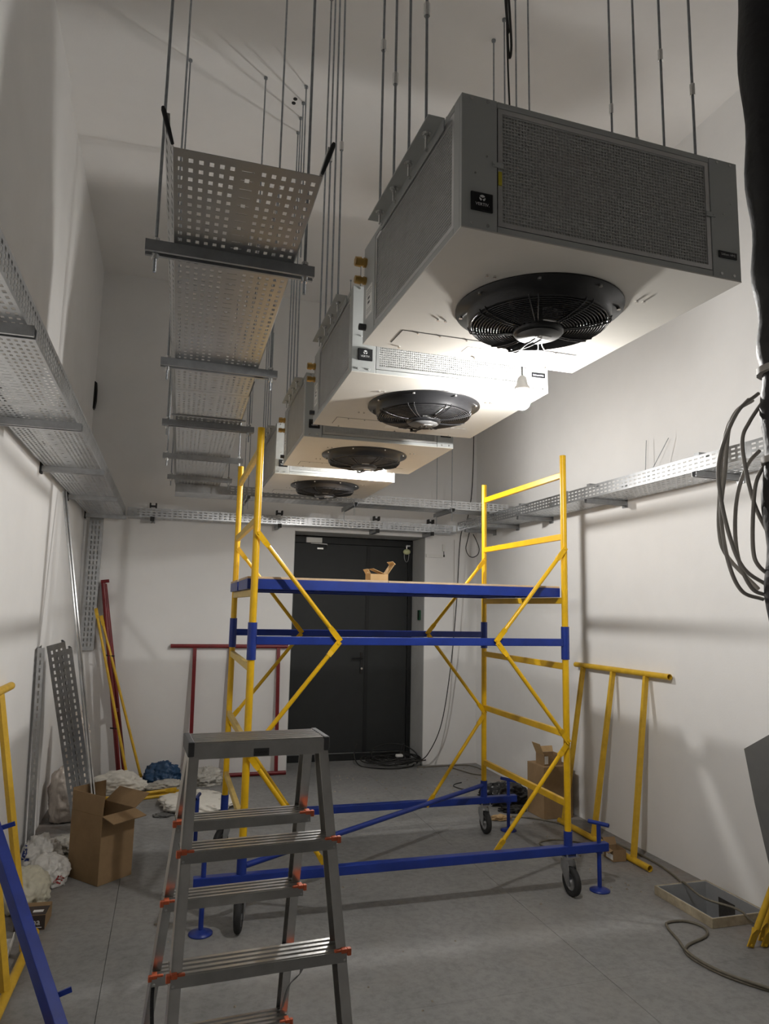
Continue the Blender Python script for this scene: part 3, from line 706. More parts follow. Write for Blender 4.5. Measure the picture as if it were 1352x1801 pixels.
# ------------------------------------------------------------------ scaffold tower on casters
L_, D_ = 1.975, 1.216
sc = thing('scaffold_tower', 'yellow and blue mobile scaffold tower with a plywood deck under the cooling units', 'scaffold', (L_/2, D_/2, 0))
PR = 0.0205
for y in (0.0, D_):
    zb0, zb1 = (0.232, 0.282) if y == 0 else (0.216, 0.266)
    bb = MB().box(-0.247, 2.249, y-0.025, y+0.025, zb0, zb1).build('base_beam', 'blue', sc, bev=0.004)
    for x in (0.0, L_):
        ct = (0.3655 if y == 0 else 0.385)
        MB().cyl((x, y, zb1-0.002), (x, y, ct), 0.0265, n=18, hollow=0.8).build('socket', 'blue', sc)
        MB().cyl((x, y, 0.30), (x, y, 1.505), PR, n=18).build('post', 'yellow', sc)
        MB().cyl((x, y, 1.507), (x, y, 2.72), PR, n=18, hollow=0.86).build('post', 'yellow', sc)
        MB().cyl((x, y, 1.400), (x, y, 1.605), 0.026, n=18, hollow=0.82).build('collar', 'blue', sc)
    MB().box(0.022, L_-0.022, y-0.016, y+0.016, 1.483, 1.529).build('tie_beam', 'blue', sc, bev=0.003)
for x in (0.0, L_):
    for z in (0.525, 0.94, 1.355, 1.77, 2.183, 2.59):
        MB().box(x-0.0135, x+0.0135, PR*0.8, D_-PR*0.8, z-0.020, z+0.020).build('rung', 'rung_worn' if x == 0 else 'yellow', sc, bev=0.003)
def brace(p0, p1, m='yellow', parent=sc, r=0.0128):
    p0 = Vector(p0); p1 = Vector(p1); d = (p1-p0); l = d.length; d.normalize()
    mb = MB(); a = p0 + d*0.09; b_ = p1 - d*0.09
    mb.cyl(a, b_, r, n=12)
    for e, f in ((p0, a), (p1, b_)):
        g = f + (e-f)*0.35
        up = Vector((0, 1, 0)) if abs(d.y) < 0.9 else Vector((1, 0, 0))
        s_ = d.cross(up).normalized()
        vs = []
        for q, hw, ht in ((f, r, r), (g, r*1.25, 0.004), (e + (e-f).normalized()*0.012, r*1.25, 0.0035)):
            for sx_, sy_ in ((-1,-1),(1,-1),(1,1),(-1,1)): vs.append(q + s_*(hw*sx_) + up*(ht*sy_))
        fs = []
        for k in (0, 4):
            for i in range(4): fs.append((k+i, k+(i+1) % 4, k+4+(i+1) % 4, k+4+i))
        fs += [(3,2,1,0), (8,9,10,11)]
        mb.add(vs, fs)
        mb.cyl(e - up*0.010, e + up*0.010, 0.007, n=8)
    return mb.build('diagonal_brace', m, parent)
for y, s in ((0.0, -0.030), (D_, -0.030)):
    yy = y + s
    for x0, sg in ((0.0, 1), (L_, -1)):
        zb = 0.255 if y == 0 else 0.235
        brace((x0 + sg*0.01, yy, 2.10), (x0 + sg*0.492, yy, 1.515))
        brace((x0 + sg*0.485, yy-0.009, 1.495), (x0 + sg*0.012, yy-0.009, 0.905))
        if y == 0: brace((x0 + sg*0.012, yy, 0.890), (x0 + sg*0.475, 0.034, 0.262))
        else: brace((x0 + sg*0.012, yy, 0.890), (x0 + sg*0.480, yy, zb))
# slanting base tie between opposite corners
MB().cyl((L_-0.02, D_-0.01, 0.352), (0.02, 0.01, 0.318), 0.0165, n=14).build('base_tie', 'blue', sc)
# deck: two framed panels side by side with an open gap between them
for y0, y1 in ((0.034, 0.568), (0.654, 1.178)):
    mb = MB(); xa, xb = -0.036, L_-0.012
    mb.box(xa, xb, y0, y0+0.03, 1.792, 1.850); mb.box(xa, xb, y1-0.03, y1, 1.792, 1.850); mb.box(xa, xa+0.03, y0+0.03, y1-0.03, 1.792, 1.850); mb.box(xb-0.03, xb, y0+0.03, y1-0.03, 1.792, 1.850)
    for x in (0.45, 0.95, 1.45): mb.box(x, x+0.03, y0+0.03, y1-0.03, 1.80, 1.848)
    dk = mb.build('deck_panel', 'blue', sc, bev=0.002)
    MB().box(xa, 0.80 if y0 < 0.1 else 1.10, y0+0.004, y1-0.004, 1.8505, 1.863).build('plywood_sheet', 'ply', dk, bev=0.001)
    MB().box(0.803 if y0 < 0.1 else 1.103, xb, y0+0.004, y1-0.004, 1.8505, 1.862).build('plywood_sheet', 'ply', dk, bev=0.001)
# casters
def caster(x, y, zt, yaw):
    T = Matrix.Translation((x, y, 0)) @ Matrix.Rotation(yaw, 4, 'Z')
    r = 0.083
    c = thing_part = MB(); c.box(-0.052, 0.052, -0.045, 0.045, zt-0.008, zt, T)
    for sx_ in (-0.04, 0.04):
        for sy_ in (-0.034, 0.034):
            p = T @ Vector((sx_, sy_, zt)); c.cyl(p - Vector((0,0,0.014)), p + Vector((0,0,0.012)), 0.006, n=6)
    co = c.build('caster', 'galv', sc)
    f = MB(); f.cyl(T @ Vector((0, 0, zt-0.008)), T @ Vector((0, 0, zt-0.026)), 0.034, n=18)
    off = 0.032
    for s in (-1, 1):
        poly = [(-0.034, zt-0.026), (0.034, zt-0.026), (0.040, zt-0.075), (-off+0.014, r-0.018), (-off-0.014, r-0.018), (-0.048, zt-0.085)]
        vs = [T @ Vector((px, s*0.026, pz)) for px, pz in poly] + [T @ Vector((px, s*0.030, pz)) for px, pz in poly]
        n = len(poly)
        f.add(vs, [tuple(range(n)), tuple(reversed(range(n, 2*n)))] + [(i, n+i, n+(i+1) % n, (i+1) % n) for i in range(n)])
    f.add([T @ Vector(p) for p in ((-0.034, -0.030, zt-0.026), (0.034, -0.030, zt-0.026), (0.034, 0.030, zt-0.026), (-0.034, 0.030, zt-0.026))], [(0,1,2,3)])
    f.build('caster_fork', 'galv', co)
    T2 = T @ Matrix.Translation((-off, 0, r+0.001)) @ Matrix.Rotation(PI/2, 4, 'X')
    w_ = MB(); w_.lathe([(0.052, -0.017), (0.070, -0.019), (0.080, -0.014), (0.083, -0.006), (0.083, 0.006), (0.080, 0.014), (0.070, 0.019), (0.052, 0.017)], 36, T2); w_.build('tyre', 'rubber', co)
    h_ = MB(); h_.lathe([(0.0, -0.021), (0.016, -0.021), (0.018, -0.012), (0.044, -0.010), (0.053, -0.017), (0.053, 0.017), (0.044, 0.010), (0.018, 0.012), (0.016, 0.021), (0.0, 0.021)], 28, T2); h_.build('wheel_rim', 'galv', co)
caster(0.0, 0.0, 0.229, 1.35); caster(L_, 0.0, 0.229, 1.62); caster(0.0, D_, 0.213, 0.95); caster(L_, D_, 0.213, 1.58)
# screw jacks at the beam ends
for x, y, zh in ((-0.196, 0.0, 0.39), (2.192, 0.0, 0.39), (-0.185, D_, 0.375), (2.185, D_, 0.375)):
    mb = MB(); mb.cyl((x, y, 0.012), (x, y, zh), 0.0135, n=12); j = mb.build('screw_jack', 'blue', sc)
    MB().cyl((x, y, 0.222 if y == 0 else 0.206), (x, y, 0.236 if y == 0 else 0.22), 0.022, n=14).build('jack_nut', 'blue', j)
    mb = MB(); mb.lathe([(0.0, 0.0), (0.062, 0.0), (0.062, 0.006), (0.030, 0.014), (0.018, 0.022), (0.0, 0.022)], 26, Matrix.Translation((x, y, 0.001))); mb.build('foot_plate', 'blue', j)
    a = 0.62 if x > 0 else -0.25
    mb = MB(); dx, dy = 0.065*math.sin(a), -0.065*math.cos(a); mb.cyl((x-dx, y-dy, zh+0.008), (x+dx, y+dy, zh+0.004), 0.0125, n=12, hollow=0.8); mb.build('jack_handle', 'blue', j)

# small open carton on the deck
def open_box(o, c, sx_, sy_, h, yaw, flaps, m='card', th=0.004, mi=None):
    """hollow carton about c (bottom centre); flaps: dict side -> (length, open angle from upright in rad)"""
    T = Matrix.Translation(c) @ Matrix.Rotation(yaw, 4, 'Z')
    mb = MB(); a, b_ = sx_/2, sy_/2
    mb.box(-a, a, -b_, b_, 0, th, T); mb.box(-a, -a+th, -b_, b_, th, h, T); mb.box(a-th, a, -b_, b_, th, h, T); mb.box(-a+th, a-th, -b_, -b_+th, th, h, T); mb.box(-a+th, a-th, b_-th, b_, th, h, T)
    bo = mb.build('carton_body', m, o)
    for sd, (ln, an) in flaps.items():
        hw = a if sd in 'fb' else b_
        F = {'f': Matrix.Translation((0, -b_+th/2, h)), 'b': Matrix.Translation((0, b_-th/2, h)) @ Matrix.Rotation(PI, 4, 'Z'),
             'l': Matrix.Translation((-a+th/2, 0, h)) @ Matrix.Rotation(-PI/2, 4, 'Z'), 'r': Matrix.Translation((a-th/2, 0, h)) @ Matrix.Rotation(PI/2, 4, 'Z')}[sd]
        Rr = Matrix.Rotation(an, 4, 'X')
        mb = MB(); mb.box(-hw+0.002, hw-0.002, -th/2, th/2, 0.001, ln, T @ F @ Rr); mb.build('flap', mi or m, o)
    return T
o = thing('cardboard_box', 'small open cardboard box with raised flaps standing on the scaffold deck', 'box', (0.803, 0.30, 1.863))
open_box(o, (0.803, 0.30, 1.8635), 0.118, 0.10, 0.048, 0.06, {'r': (0.078, 0.60), 'l': (0.035, 0.55)}, 'card_light', 0.003)
c0 = Vector((0.862, 0.30, 1.9115)); mb = MB(); mb.beam((0.909, 0.302, 1.976), (0.888, 0.30, 1.994), 0.094, 0.003, (0, 0, 1)); mb.build('flap', 'card_light', o)
mb = MB(); mb.beam((0.764, 0.30, 1.945), (0.842, 0.302, 1.914), 0.094, 0.003, (0, 0, 1)); mb.build('flap', 'card_light', o)
mb = MB(); mb.tube([(0.742, 0.258, 1.913), (0.733, 0.258, 1.921), (0.728, 0.258, 1.914)], 0.004, 6); mb.build('torn_corner', 'card_light', o)

# ------------------------------------------------------------------ stepladder
LT, LH = 1.370, 0.2283
lad = thing('stepladder', 'aluminium double-sided stepladder standing in the foreground', 'stepladder', (-0.214, -2.2295, 0))
LTm = Matrix.Translation((-0.2141, -2.2295, 0)) @ Matrix.Rotation(0.0584, 4, 'Z')
hw0, sp, na, ng, fb0, fg = 0.171, 0.0124, 0.0217, 0.0635, 0.088, 0.1016
# ribbed top platform
def ribbed(u0, u1, v0, v1, z, n, th=0.006):
    mb = MB(); prof = []
    for i in range(n):
        a = v0 + (v1-v0)*i/n; b_ = v0 + (v1-v0)*(i+1)/n; q = (b_-a)
        prof += [(a, -0.002), (a+q*0.12, 0.003), (a+q*0.62, 0.003), (a+q*0.74, -0.002)]
    prof.append((v1, -0.002)); k = len(prof)
    vs = [LTm @ Vector((u0, v, z-0.003+h)) for v, h in prof] + [LTm @ Vector((u1, v, z-0.003+h)) for v, h in prof]
    mb.add(vs, [(i, k+i, k+i+1, i+1) for i in range(k-1)])
    mb.box(u0, u1, v0, v1, z-th-0.003, z-0.0054, LTm)
    return mb
v0, v1 = na-0.002, 0.150
tp = ribbed(-hw0+0.012, hw0-0.012, v0, v1, LT, 7).build('top_platform', 'ladder', lad)
for vv in ((v0-0.003, v0+0.0005), (v1-0.0005, v1+0.003)): MB().box(-hw0+0.002, hw0-0.002, vv[0], vv[1], LT-0.040, LT-0.004, LTm).build('apron', 'ladder', tp)
for s in (-1, 1):
    mb = MB(); mb.box(min(s*(hw0-0.012), s*(hw0+0.004)), max(s*(hw0-0.012), s*(hw0+0.004)), v0-0.004, v1+0.004, LT-0.034, LT+0.001, LTm); mb.build('end_cap', 'cap', tp, bev=0.003)
mb = MB(); mb.box(0.0-0.018, 0.020, v0-0.0045, v0-0.003, LT-0.038, LT-0.020, LTm); lb = mb.build('maker_label', 'cap', tp)
vs, fc = text_mesh('KRAUSE', 0.0085); mb = MB(); mb.add(vs, fc, False, LTm @ Matrix.Translation((0.001, v0-0.0048, LT-0.030)) @ Matrix.Rotation(PI/2, 4, 'X')); mb.build('lettering', 'black', lb)
def near_v(k): return na - k*ng
def far_v(k): return fb0 + k*fg
for s in (-1, 1):
    for side in ('near', 'far'):
        f = near_v if side == 'near' else far_v
        k1 = 5.93
        wu, wv = 0.022, 0.050
        z0, z1 = LT - 0.036, LT - k1*LH
        sh = 0.031 if side == 'near' else 0.056
        p0 = Vector((s*(hw0 - (0.012 if side == 'near' else 0.020)), f(0.16)+sh, z0)); p1 = Vector((s*(hw0 + k1*sp - (0.012 if side == 'near' else 0.020)), f(k1)+sh, z1))
        a, b_ = LTm @ p0, LTm @ p1
        d = (b_-a).normalized(); uu = (LTm.to_3x3() @ Vector((1, 0, 0))); uu = (uu - d*uu.dot(d)).normalized(); vv = d.cross(uu)
        # U-profile rail: web outside, two flanges inward
        mb = MB()
        def rbox(u0, u1, w0, w1):
            q = []
            for p in (a, b_):
                for x_, y_ in ((u0, w0), (u1, w0), (u1, w1), (u0, w1)): q.append(p + uu*x_ + vv*y_)
            mb.add(q, [(0,1,2,3),(7,6,5,4),(0,4,5,1),(1,5,6,2),(2,6,7,3),(3,7,4,0)])
        rbox(s*wu/2 - 0.0012, s*wu/2 + 0.0012, -wv/2, wv/2); rbox(-wu/2, wu/2, -wv/2, -wv/2+0.0024); rbox(-wu/2, wu/2, wv/2-0.0024, wv/2)
        rl = mb.build('rail', 'ladder', lad)
        e = b_ - d*0.03
        q = MB(); q.beam(e, b_ + d*0.004, 0.030, 0.058, vv); q.build('rail_foot', 'orange', rl)
for k in range(1, 6):
    for side in ('near', 'far'):
        hw = hw0 + k*sp - (0.0 if side == 'near' else 0.007)
        z = LT - k*LH
        va = near_v(k) if side == 'near' else far_v(k)
        vb = va + (0.078 if side == 'near' else 0.085)
        st = ribbed(-hw, hw, va, vb, z, 4).build('step', 'ladder', lad)
        MB().box(-hw, hw, va-0.0022, va+0.0005, z-0.026, z-0.002, LTm).build('step_apron', 'ladder', st)
        for s in (-1, 1):
            mb = MB(); mb.box(min(s*hw, s*(hw-0.014)), max(s*hw, s*(hw-0.014)), va-0.006, va+0.020, z-0.006, z+0.004, LTm); mb.box(min(s*hw, s*(hw+0.010)), max(s*hw, s*(hw+0.010)), va-0.006, va+0.006, z-0.012, z+0.004, LTm); mb.box(min(s*(hw-0.03), s*(hw-0.014)), max(s*(hw-0.03), s*(hw-0.014)), va-0.004, va+0.004, z-0.003, z+0.003, LTm)
            mb.build('step_clip', 'orange', st, bev=0.002)
            p = LTm @ Vector((s*(hw-0.006), va-0.0022, z-0.019)); n_ = LTm.to_3x3() @ Vector((0, -0.003, 0))
            MB().cyl(p, p+n_, 0.0032, n=8).build('rivet', 'screw', st)
for q in ([(0.095, near_v(2)+0.05, LT-2*LH-0.012), (0.115, near_v(2)+0.10, LT-2.35*LH), (0.135, far_v(2)-0.10, LT-2.9*LH), (0.165, far_v(3), LT-3.6*LH)],
          [(-0.195, far_v(3)+0.02, LT-3*LH-0.02), (-0.198, far_v(3)-0.02, LT-3.3*LH), (-0.19, far_v(3)-0.12, LT-3.9*LH), (-0.20, near_v(3)+0.06, LT-4.2*LH)]):
    pts = spline([LTm @ Vector(p) for p in q], 6); mb = MB()
    for i in range(len(pts)-1): mb.beam(pts[i], pts[i+1], 0.010, 0.0016, (0.3, -1, 0.2))
    mb.build('safety_strap', 'black', lad)

# ------------------------------------------------------------------ leaning scaffold frames and loose braces
def leaning_frame(name, label, group, m, b0, b1, t0, t1, ups, r=0.0215, loc=None, rr=0.017):
    o = thing(name, label, 'scaffold frame', loc or tuple((Vector(b0)+Vector(b1))/2 - Vector((0,0,b0[2]))), group)
    MB().cyl(b0, b1, r, n=16, hollow=0.86).build('post', m, o)
    MB().cyl(t0, t1, r, n=16, hollow=0.86).build('post', m, o)
    b0, b1, t0, t1 = map(Vector, (b0, b1, t0, t1))
    for fb_, ft in ups:
        p, q = b0.lerp(b1, fb_), t0.lerp(t1, ft)
        d = (q-p).normalized()
        MB().beam(p + d*r*0.8, q - d*r*0.8, rr*2, rr*1.6).build('rung', m, o)
    return o
leaning_frame('spare_scaffold_section', 'yellow scaffold end frame leaning on the right wall beside the tower', 'spare scaffold frames', 'yellow_worn',
              (2.683, 1.30, 0.022), (2.703, 0.19, 0.022), (2.916, 1.395, 1.255), (2.916, 0.20, 1.263), [(0.06, 0.10), (0.425, 0.45), (0.845, 0.785)])
leaning_frame('spare_scaffold_section', 'yellow scaffold end frame leaning on the left wall at the left edge', 'spare scaffold frames', 'yellow_worn',
              (-1.010, 0.175, 0.022), (-1.035, -1.00, 0.022), (-1.258, 0.368, 1.233), (-1.258, -0.85, 1.24), [(0.20, 0.22), (0.52, 0.52), (0.86, 0.82)], rr=0.016)
leaning_frame('spare_scaffold_section', 'dark red scaffold frame leaning upright on the back wall left of the door', 'spare scaffold frames', 'red',
              (0.785, 3.395, 0.022), (-0.40, 3.395, 0.022), (0.775, 3.49, 1.278), (-0.412, 3.49, 1.278), [(0.085, 0.085), (0.50, 0.50), (0.80, 0.80)], r=0.0200, rr=0.0175)
o = thing('spare_scaffold_section', 'dark red scaffold frame seen edge-on leaning in the back-left corner', 'scaffold frame', (-0.86, 3.32, 0), 'spare scaffold frames')
a, c = Vector((-0.800, 3.30, 0.02)), Vector((-1.085, 3.44, 1.90))
MB().cyl(a, c, 0.0215, n=14).build('post', 'red', o)
a2, c2 = a + Vector((0.045, 0.10, 0)), c + Vector((0.012, 0.035, -0.02))
MB().cyl(a2, c2, 0.0215, n=14).build('post', 'red', o)
for f in (0.02, 0.35, 0.68, 0.97): MB().beam(a.lerp(c, f), a2.lerp(c2, f), 0.03, 0.035).build('rung', 'red', o)
MB().cyl(c + Vector((-0.02, -0.01, 0.0)), c + Vector((0.055, -0.01, 0.01)), 0.0165, n=12).build('stub', 'red', o)
for f in (0.26, 0.62):
    p = a.lerp(c, f); MB().cyl(p + Vector((-0.045, -0.01, 0.01)), p + Vector((0.05, -0.02, 0)), 0.007, n=8).build('pin', 'rubber', o)
def loose(name, label, group, m, p0, p1, r=0.0128):
    o = thing(name, label, 'scaffold brace', tuple(p0), group); bo = brace(p0, p1, m, o, r); return o
loose('scaffold_brace', 'yellow brace leaning in the back-left corner against the edge-on red frame', 'loose yellow braces', 'yellow_worn', (-0.710, 3.20, 0.012), (-1.128, 3.40, 1.63))
loose('scaffold_brace', 'yellow brace leaning in the back-left corner, the right one of two', 'loose yellow braces', 'yellow_worn', (-0.595, 3.30, 0.012), (-1.075, 3.40, 1.56))
for k, (p0, p1) in enumerate((((-0.95, 2.62, 0.014), (-0.22, 2.82, 0.014)), ((-0.96, 2.68, 0.014), (-0.26, 2.90, 0.014)), ((-0.92, 2.76, 0.014), (-0.30, 2.99, 0.014)), ((-0.95, 2.65, 0.040), (-0.30, 2.87, 0.040)))):
    loose('scaffold_brace', '%s of four yellow braces lying on the floor behind the big carton' % ('frontmost', 'second', 'rearmost', 'topmost')[k], 'yellow braces lying on the floor', 'yellow_worn', p0, p1)
for k, (p0, p1, lb) in enumerate((((2.525, -0.845, 0.014), (2.78, -1.08, 0.95), 'front'), ((2.640, -0.80, 0.014), (2.82, -0.98, 0.90), 'back'), ((2.600, -0.86, 0.014), (2.75, -1.16, 0.92), 'middle'))):
    loose('scaffold_brace', 'yellow brace leaning at the right edge of the view, the %s one of three' % lb, 'yellow braces at the right edge', 'yellow_worn', p0, p1, 0.016)
# blue base beam leaning at the left edge
o = thing('scaffold_beam', 'dark blue scaffold beam with a side stub leaning at the lower left edge', 'scaffold beam', (-0.716, -0.952, 0))
a, c = Vector((-0.716, -0.952, 0.03)), Vector((-1.255, -0.182, 0.835)); d = (c-a).normalized()
MB().beam(a, c, 0.052, 0.052, (0.55, -0.55, 0.6)).build('beam_tube', 'blue', o, bev=0.003)
p = Vector((-0.815, -0.81, 0.165)); MB().beam(p, p + Vector((0.085, 0.01, 0.022)), 0.008, 0.020).build('stub', 'blue', o)
p = a.lerp(c, 0.8); MB().beam(p, p + Vector((0.085, 0.01, 0.022)), 0.008, 0.020).build('stub', 'blue', o)

# leaning trays and profiles on the left
o = thing('steel_tray', 'perforated steel tray leaning on the left wall, holes facing the room', 'cable tray', (-0.98, 1.92, 0))
A0, A1 = Vector((-1.035, 1.90, 0.004)), Vector((-1.258, 1.47, 1.385))
al = (A1-A0); ac = Vector((0.90, 0.43, 0.0)); ac = (ac - al.normalized()*ac.dot(al.normalized())).normalized(); up_ = al.normalized().cross(ac)
if up_.y < 0: up_ = -up_
tray_part(o, A0, al, ac, up_, 0.125, al.length, 0.05, 'slots', cols=3, rp=0.05, hl=0.027, hw=0.012, srows=1, sides=(0, 1))
o = thing('steel_tray', 'second perforated steel tray leaning right behind the first one', 'cable tray', (-0.95, 2.00, 0))
tray_part(o, A0 + Vector((0.030, 0.075, 0)), al*0.965, ac, up_, 0.125, al.length*0.965, 0.05, 'slots', cols=3, rp=0.05, hl=0.027, hw=0.012, srows=1, sides=(0, 1))
o = thing('steel_tray', 'perforated steel tray standing flat against the left wall next to the white bags', 'cable tray', (-1.26, 1.42, 0))
A0, A1 = Vector((-1.255, 1.33, 0.004)), Vector((-1.268, 1.18, 1.39)); al = A1-A0
tray_part(o, A0, al, (0.03, 1, 0.1), (1, 0, 0), 0.13, al.length, 0.04, 'slots', cols=3, rp=0.05, hl=0.022, hw=0.010, srows=1, sides=(1, 0))
for k, (dx, lb) in enumerate(((0.0, 'left'), (0.016, 'right'))):
    o = thing('steel_profile', 'long thin steel profile rising from the big carton to the left tray, %s of two' % lb, 'profile', (-0.775+dx, 0.96, 0.012))
    MB().beam((-0.772+dx, 0.945+dx*0.5, 0.012), (-1.245+dx, 1.56, 2.50), 0.009, 0.014).build('profile_bar', 'galv', o)

# ------------------------------------------------------------------ cartons
o = thing('cardboard_box', 'tall open brown carton standing on the floor by the left wall', 'box', (-0.765, 0.97, 0))
open_box(o, (-0.772, 0.972, 0.002), 0.245, 0.30, 0.40, 0.72, {'f': (0.115, 1.80), 'r': (0.13, 1.00), 'b': (0.13, 0.05), 'l': (0.115, -0.06)}, 'card', 0.005)
o = thing('cardboard_box', 'closed brown carton on the floor behind the scaffold by the right wall', 'box', (2.74, 1.55, 0))
T = Matrix.Translation((2.735, 1.535, 0.002)) @ Matrix.Rotation(0.04, 4, 'Z')
MB().box(-0.14, 0.14, -0.13, 0.13, 0, 0.41, T).build('carton_body', 'card', o, bev=0.002)
for s in (-1, 1): MB().box(-0.14, 0.14, min(s*0.002, s*0.13), max(s*0.002, s*0.13), 0.4105, 0.4145, T).build('flap', 'card', o)
o = thing('cardboard_box', 'small open carton with a white label on top of the brown carton', 'box', (2.72, 1.52, 0.417))
T = open_box(o, (2.715, 1.515, 0.4175), 0.17, 0.13, 0.085, 0.04, {'l': (0.10, 0.42), 'b': (0.05, 0.3), 'r': (0.05, 2.0)}, 'card', 0.003, 'card_light')
mb = MB(); mb.box(-0.080, -0.045, -0.0658, -0.0651, 0.012, 0.075, T); mb.build('address_label', 'sticker', o)
o = thing('cardboard_box', 'little torn carton with a pale label on the floor under the leaning yellow frame', 'box', (2.63, 0.46, 0))
T = open_box(o, (2.625, 0.465, 0.002), 0.10, 0.12, 0.075, -0.05, {'l': (0.04, 2.0), 'b': (0.05, 0.4)}, 'card', 0.003)
mb = MB(); mb.box(-0.0508, -0.0501, -0.055, 0.03, 0.010, 0.045, T); mb.build('address_label', 'sticker', o)
o = thing('product_box', 'small dark printed cardboard box on the floor at the left edge', 'box', (-1.045, 0.34, 0))
T = Matrix.Translation((-1.045, 0.335, 0.001)) @ Matrix.Rotation(-0.05, 4, 'Z')
MB().box(-0.075, 0.075, -0.085, 0.085, 0, 0.075, T).build('carton_body', 'card', o, bev=0.001)
MB().box(-0.0745, 0.0745, -0.0857, -0.0851, 0.002, 0.073, T).build('printed_side', 'carton_print', o)
MB().box(-0.0745, 0.0745, -0.0845, 0.03, 0.0751, 0.0757, T).build('printed_lid', 'carton_print', o)
MB().box(0.005, 0.055, -0.05, -0.02, 0.0757, 0.0762, T).build('address_label', 'sticker', o)
vs, fc = text_mesh('ma', 0.045); mb = MB(); mb.add(vs, fc, False, T @ Matrix.Translation((0.025, -0.0860, 0.040)) @ Matrix.Rotation(PI/2, 4, 'X')); mb.build('lettering', 'ink', o)
MB().box(-0.01, 0.06, -0.0862, -0.0858, 0.012, 0.016, T).build('printed_line', 'ink', o)

o = thing('trunking_offcut', 'short white plastic trunking offcut on the floor behind the left yellow frame', 'trunking', (-1.11, 0.0, 0))
mb = MB(); mb.beam((-1.105, -0.13, 0.004), (-1.125, 0.17, 0.004), 0.045, 0.004); mb.beam((-1.126, -0.13, 0.020), (-1.146, 0.17, 0.020), 0.003, 0.032); mb.beam((-1.084, -0.13, 0.020), (-1.104, 0.17, 0.020), 0.003, 0.032); mb.build('trunking_channel', 'sticker', o)
# ------------------------------------------------------------------ bags and rags
def blob(c, r, seed, amp=0.25, crumple=0.12, sub=5, flat=0.0, T=None):
    bm = bmesh.new(); bmesh.ops.create_icosphere(bm, subdivisions=sub, radius=1.0)
    off = Vector((seed*3.7, seed*1.3, seed*2.1)); mb = MB()
    vs = []
    for v in bm.verts:
        n = v.co.normalized()
        q = n + 0.25*Vector((noise.noise(n*2.3+off), noise.noise(n*2.3-off), noise.noise(n*2.1+off*2)))
        k = 1 + amp*noise.noise(n*1.4 + off) + crumple*(1-2.4*abs(noise.noise(q*2.6 + off*1.7))) + crumple*0.6*(1-2.4*abs(noise.noise(q*5.5 + off))) + crumple*0.3*(1-2.4*abs(noise.noise(q*12.0 + off)))
        p = Vector((n.x*r[0]*k, n.y*r[1]*k, n.z*r[2]*k))
        if p.z < -r[2]*(0.55-flat): p.z = -r[2]*(0.55-flat) + 0.02*(p.z + r[2]*(0.55-flat))
        p.z += r[2]*(0.55-flat)*1.03
        if T is not None: p = T @ p
        vs.append(p + Vector(c))
    fs = [tuple(x.index for x in f.verts) for f in bm.faces]; bm.free()
    mb.add(vs, fs, True); return mb
def bag(name, label, cat, m, c, r, seed, **k):
    mb = blob(c, r, seed, **k); o = mb.build(name, m, None, base=c); o['_n'] = 1
    tag(o, label, cat); BAGS[o.name] = mb; return o
BAGS = {}
from mathutils.bvhtree import BVHTree
def decal(o, polys, T, m, name):
    """print laid onto the bag's own surface: every point is dropped along +Y onto the film"""
    src = BAGS[o.name]; tree = BVHTree.FromPolygons(src.v, src.f); mb = MB()
    for poly in polys:
        out = []
        for p in poly:
            q = T @ Vector(p); h = tree.ray_cast(q, Vector((0, 1, 0)))
            if h[0] is None: break
            out.append(h[0] + h[1]*0.002 if h[1].y < 0 else h[0] - h[1]*0.002)
        else: mb.add(out, [tuple(range(len(out)))])
    if mb.v: mb.build(name, m, o)
def quads(x0, x1, z0, z1, nx, nz):
    return [[(x0+(x1-x0)*i/nx, 0, z0+(z1-z0)*j/nz), (x0+(x1-x0)*(i+1)/nx, 0, z0+(z1-z0)*j/nz), (x0+(x1-x0)*(i+1)/nx, 0, z0+(z1-z0)*(j+1)/nz), (x0+(x1-x0)*i/nx, 0, z0+(z1-z0)*(j+1)/nz)] for i in range(nx) for j in range(nz)]
o = bag('plastic_bag', 'tall milky plastic bag of foam standing behind the leaning steel trays', 'bag', 'bag_pink', (-1.125, 2.27, 0.001), (0.14, 0.15, 0.24), 3, amp=0.2, crumple=0.08, flat=-0.25)
q = blob((-1.085, 2.31, 0.22), (0.085, 0.085, 0.29), 9, amp=0.3, crumple=0.16, flat=-0.35).build('bag_neck', 'bag_pink', o)
o = bag('plastic_bag', 'white plastic bag with a red printed letter lying against the big carton', 'bag', 'bag_white', (-1.052, 0.925, 0.001), (0.105, 0.125, 0.10), 5, amp=0.22, crumple=0.13)
TL = Matrix.Translation((-0.985, 0.4, 0.045)) @ Matrix.Rotation(-0.95, 4, 'Y')
decal(o, quads(-0.020, 0.020, 0.014, 0.022, 4, 1) + quads(-0.020, -0.013, -0.020, 0.014, 1, 4) + quads(-0.0035, 0.0035, -0.020, 0.014, 1, 4) + quads(0.013, 0.020, -0.020, 0.014, 1, 4), TL, 'red_print', 'printed_letter')
o = bag('plastic_bag', 'crumpled white bag with a blue print behind the red-lettered one', 'bag', 'bag_white', (-1.150, 1.21, 0.001), (0.105, 0.13, 0.11), 8, amp=0.25, crumple=0.18)
decal(o, quads(-0.03, 0.0, -0.03, 0.03, 4, 6) + quads(0.0, 0.02, -0.03, -0.012, 2, 2), Matrix.Translation((-1.215, 0.6, 0.115)), 'blue_print', 'printed_mark')
bag('sack', 'large cream woven sack slumped on the floor behind the left yellow frame', 'sack', 'bag_cream', (-1.135, 0.60, 0.001), (0.12, 0.16, 0.125), 11, amp=0.18, crumple=0.10)
bag('plastic_bag', 'grey clear film crumpled between the foam bag and the big carton', 'bag', 'bag_clear', (-0.985, 1.46, 0.001), (0.12, 0.14, 0.055), 13, amp=0.35, crumple=0.22)
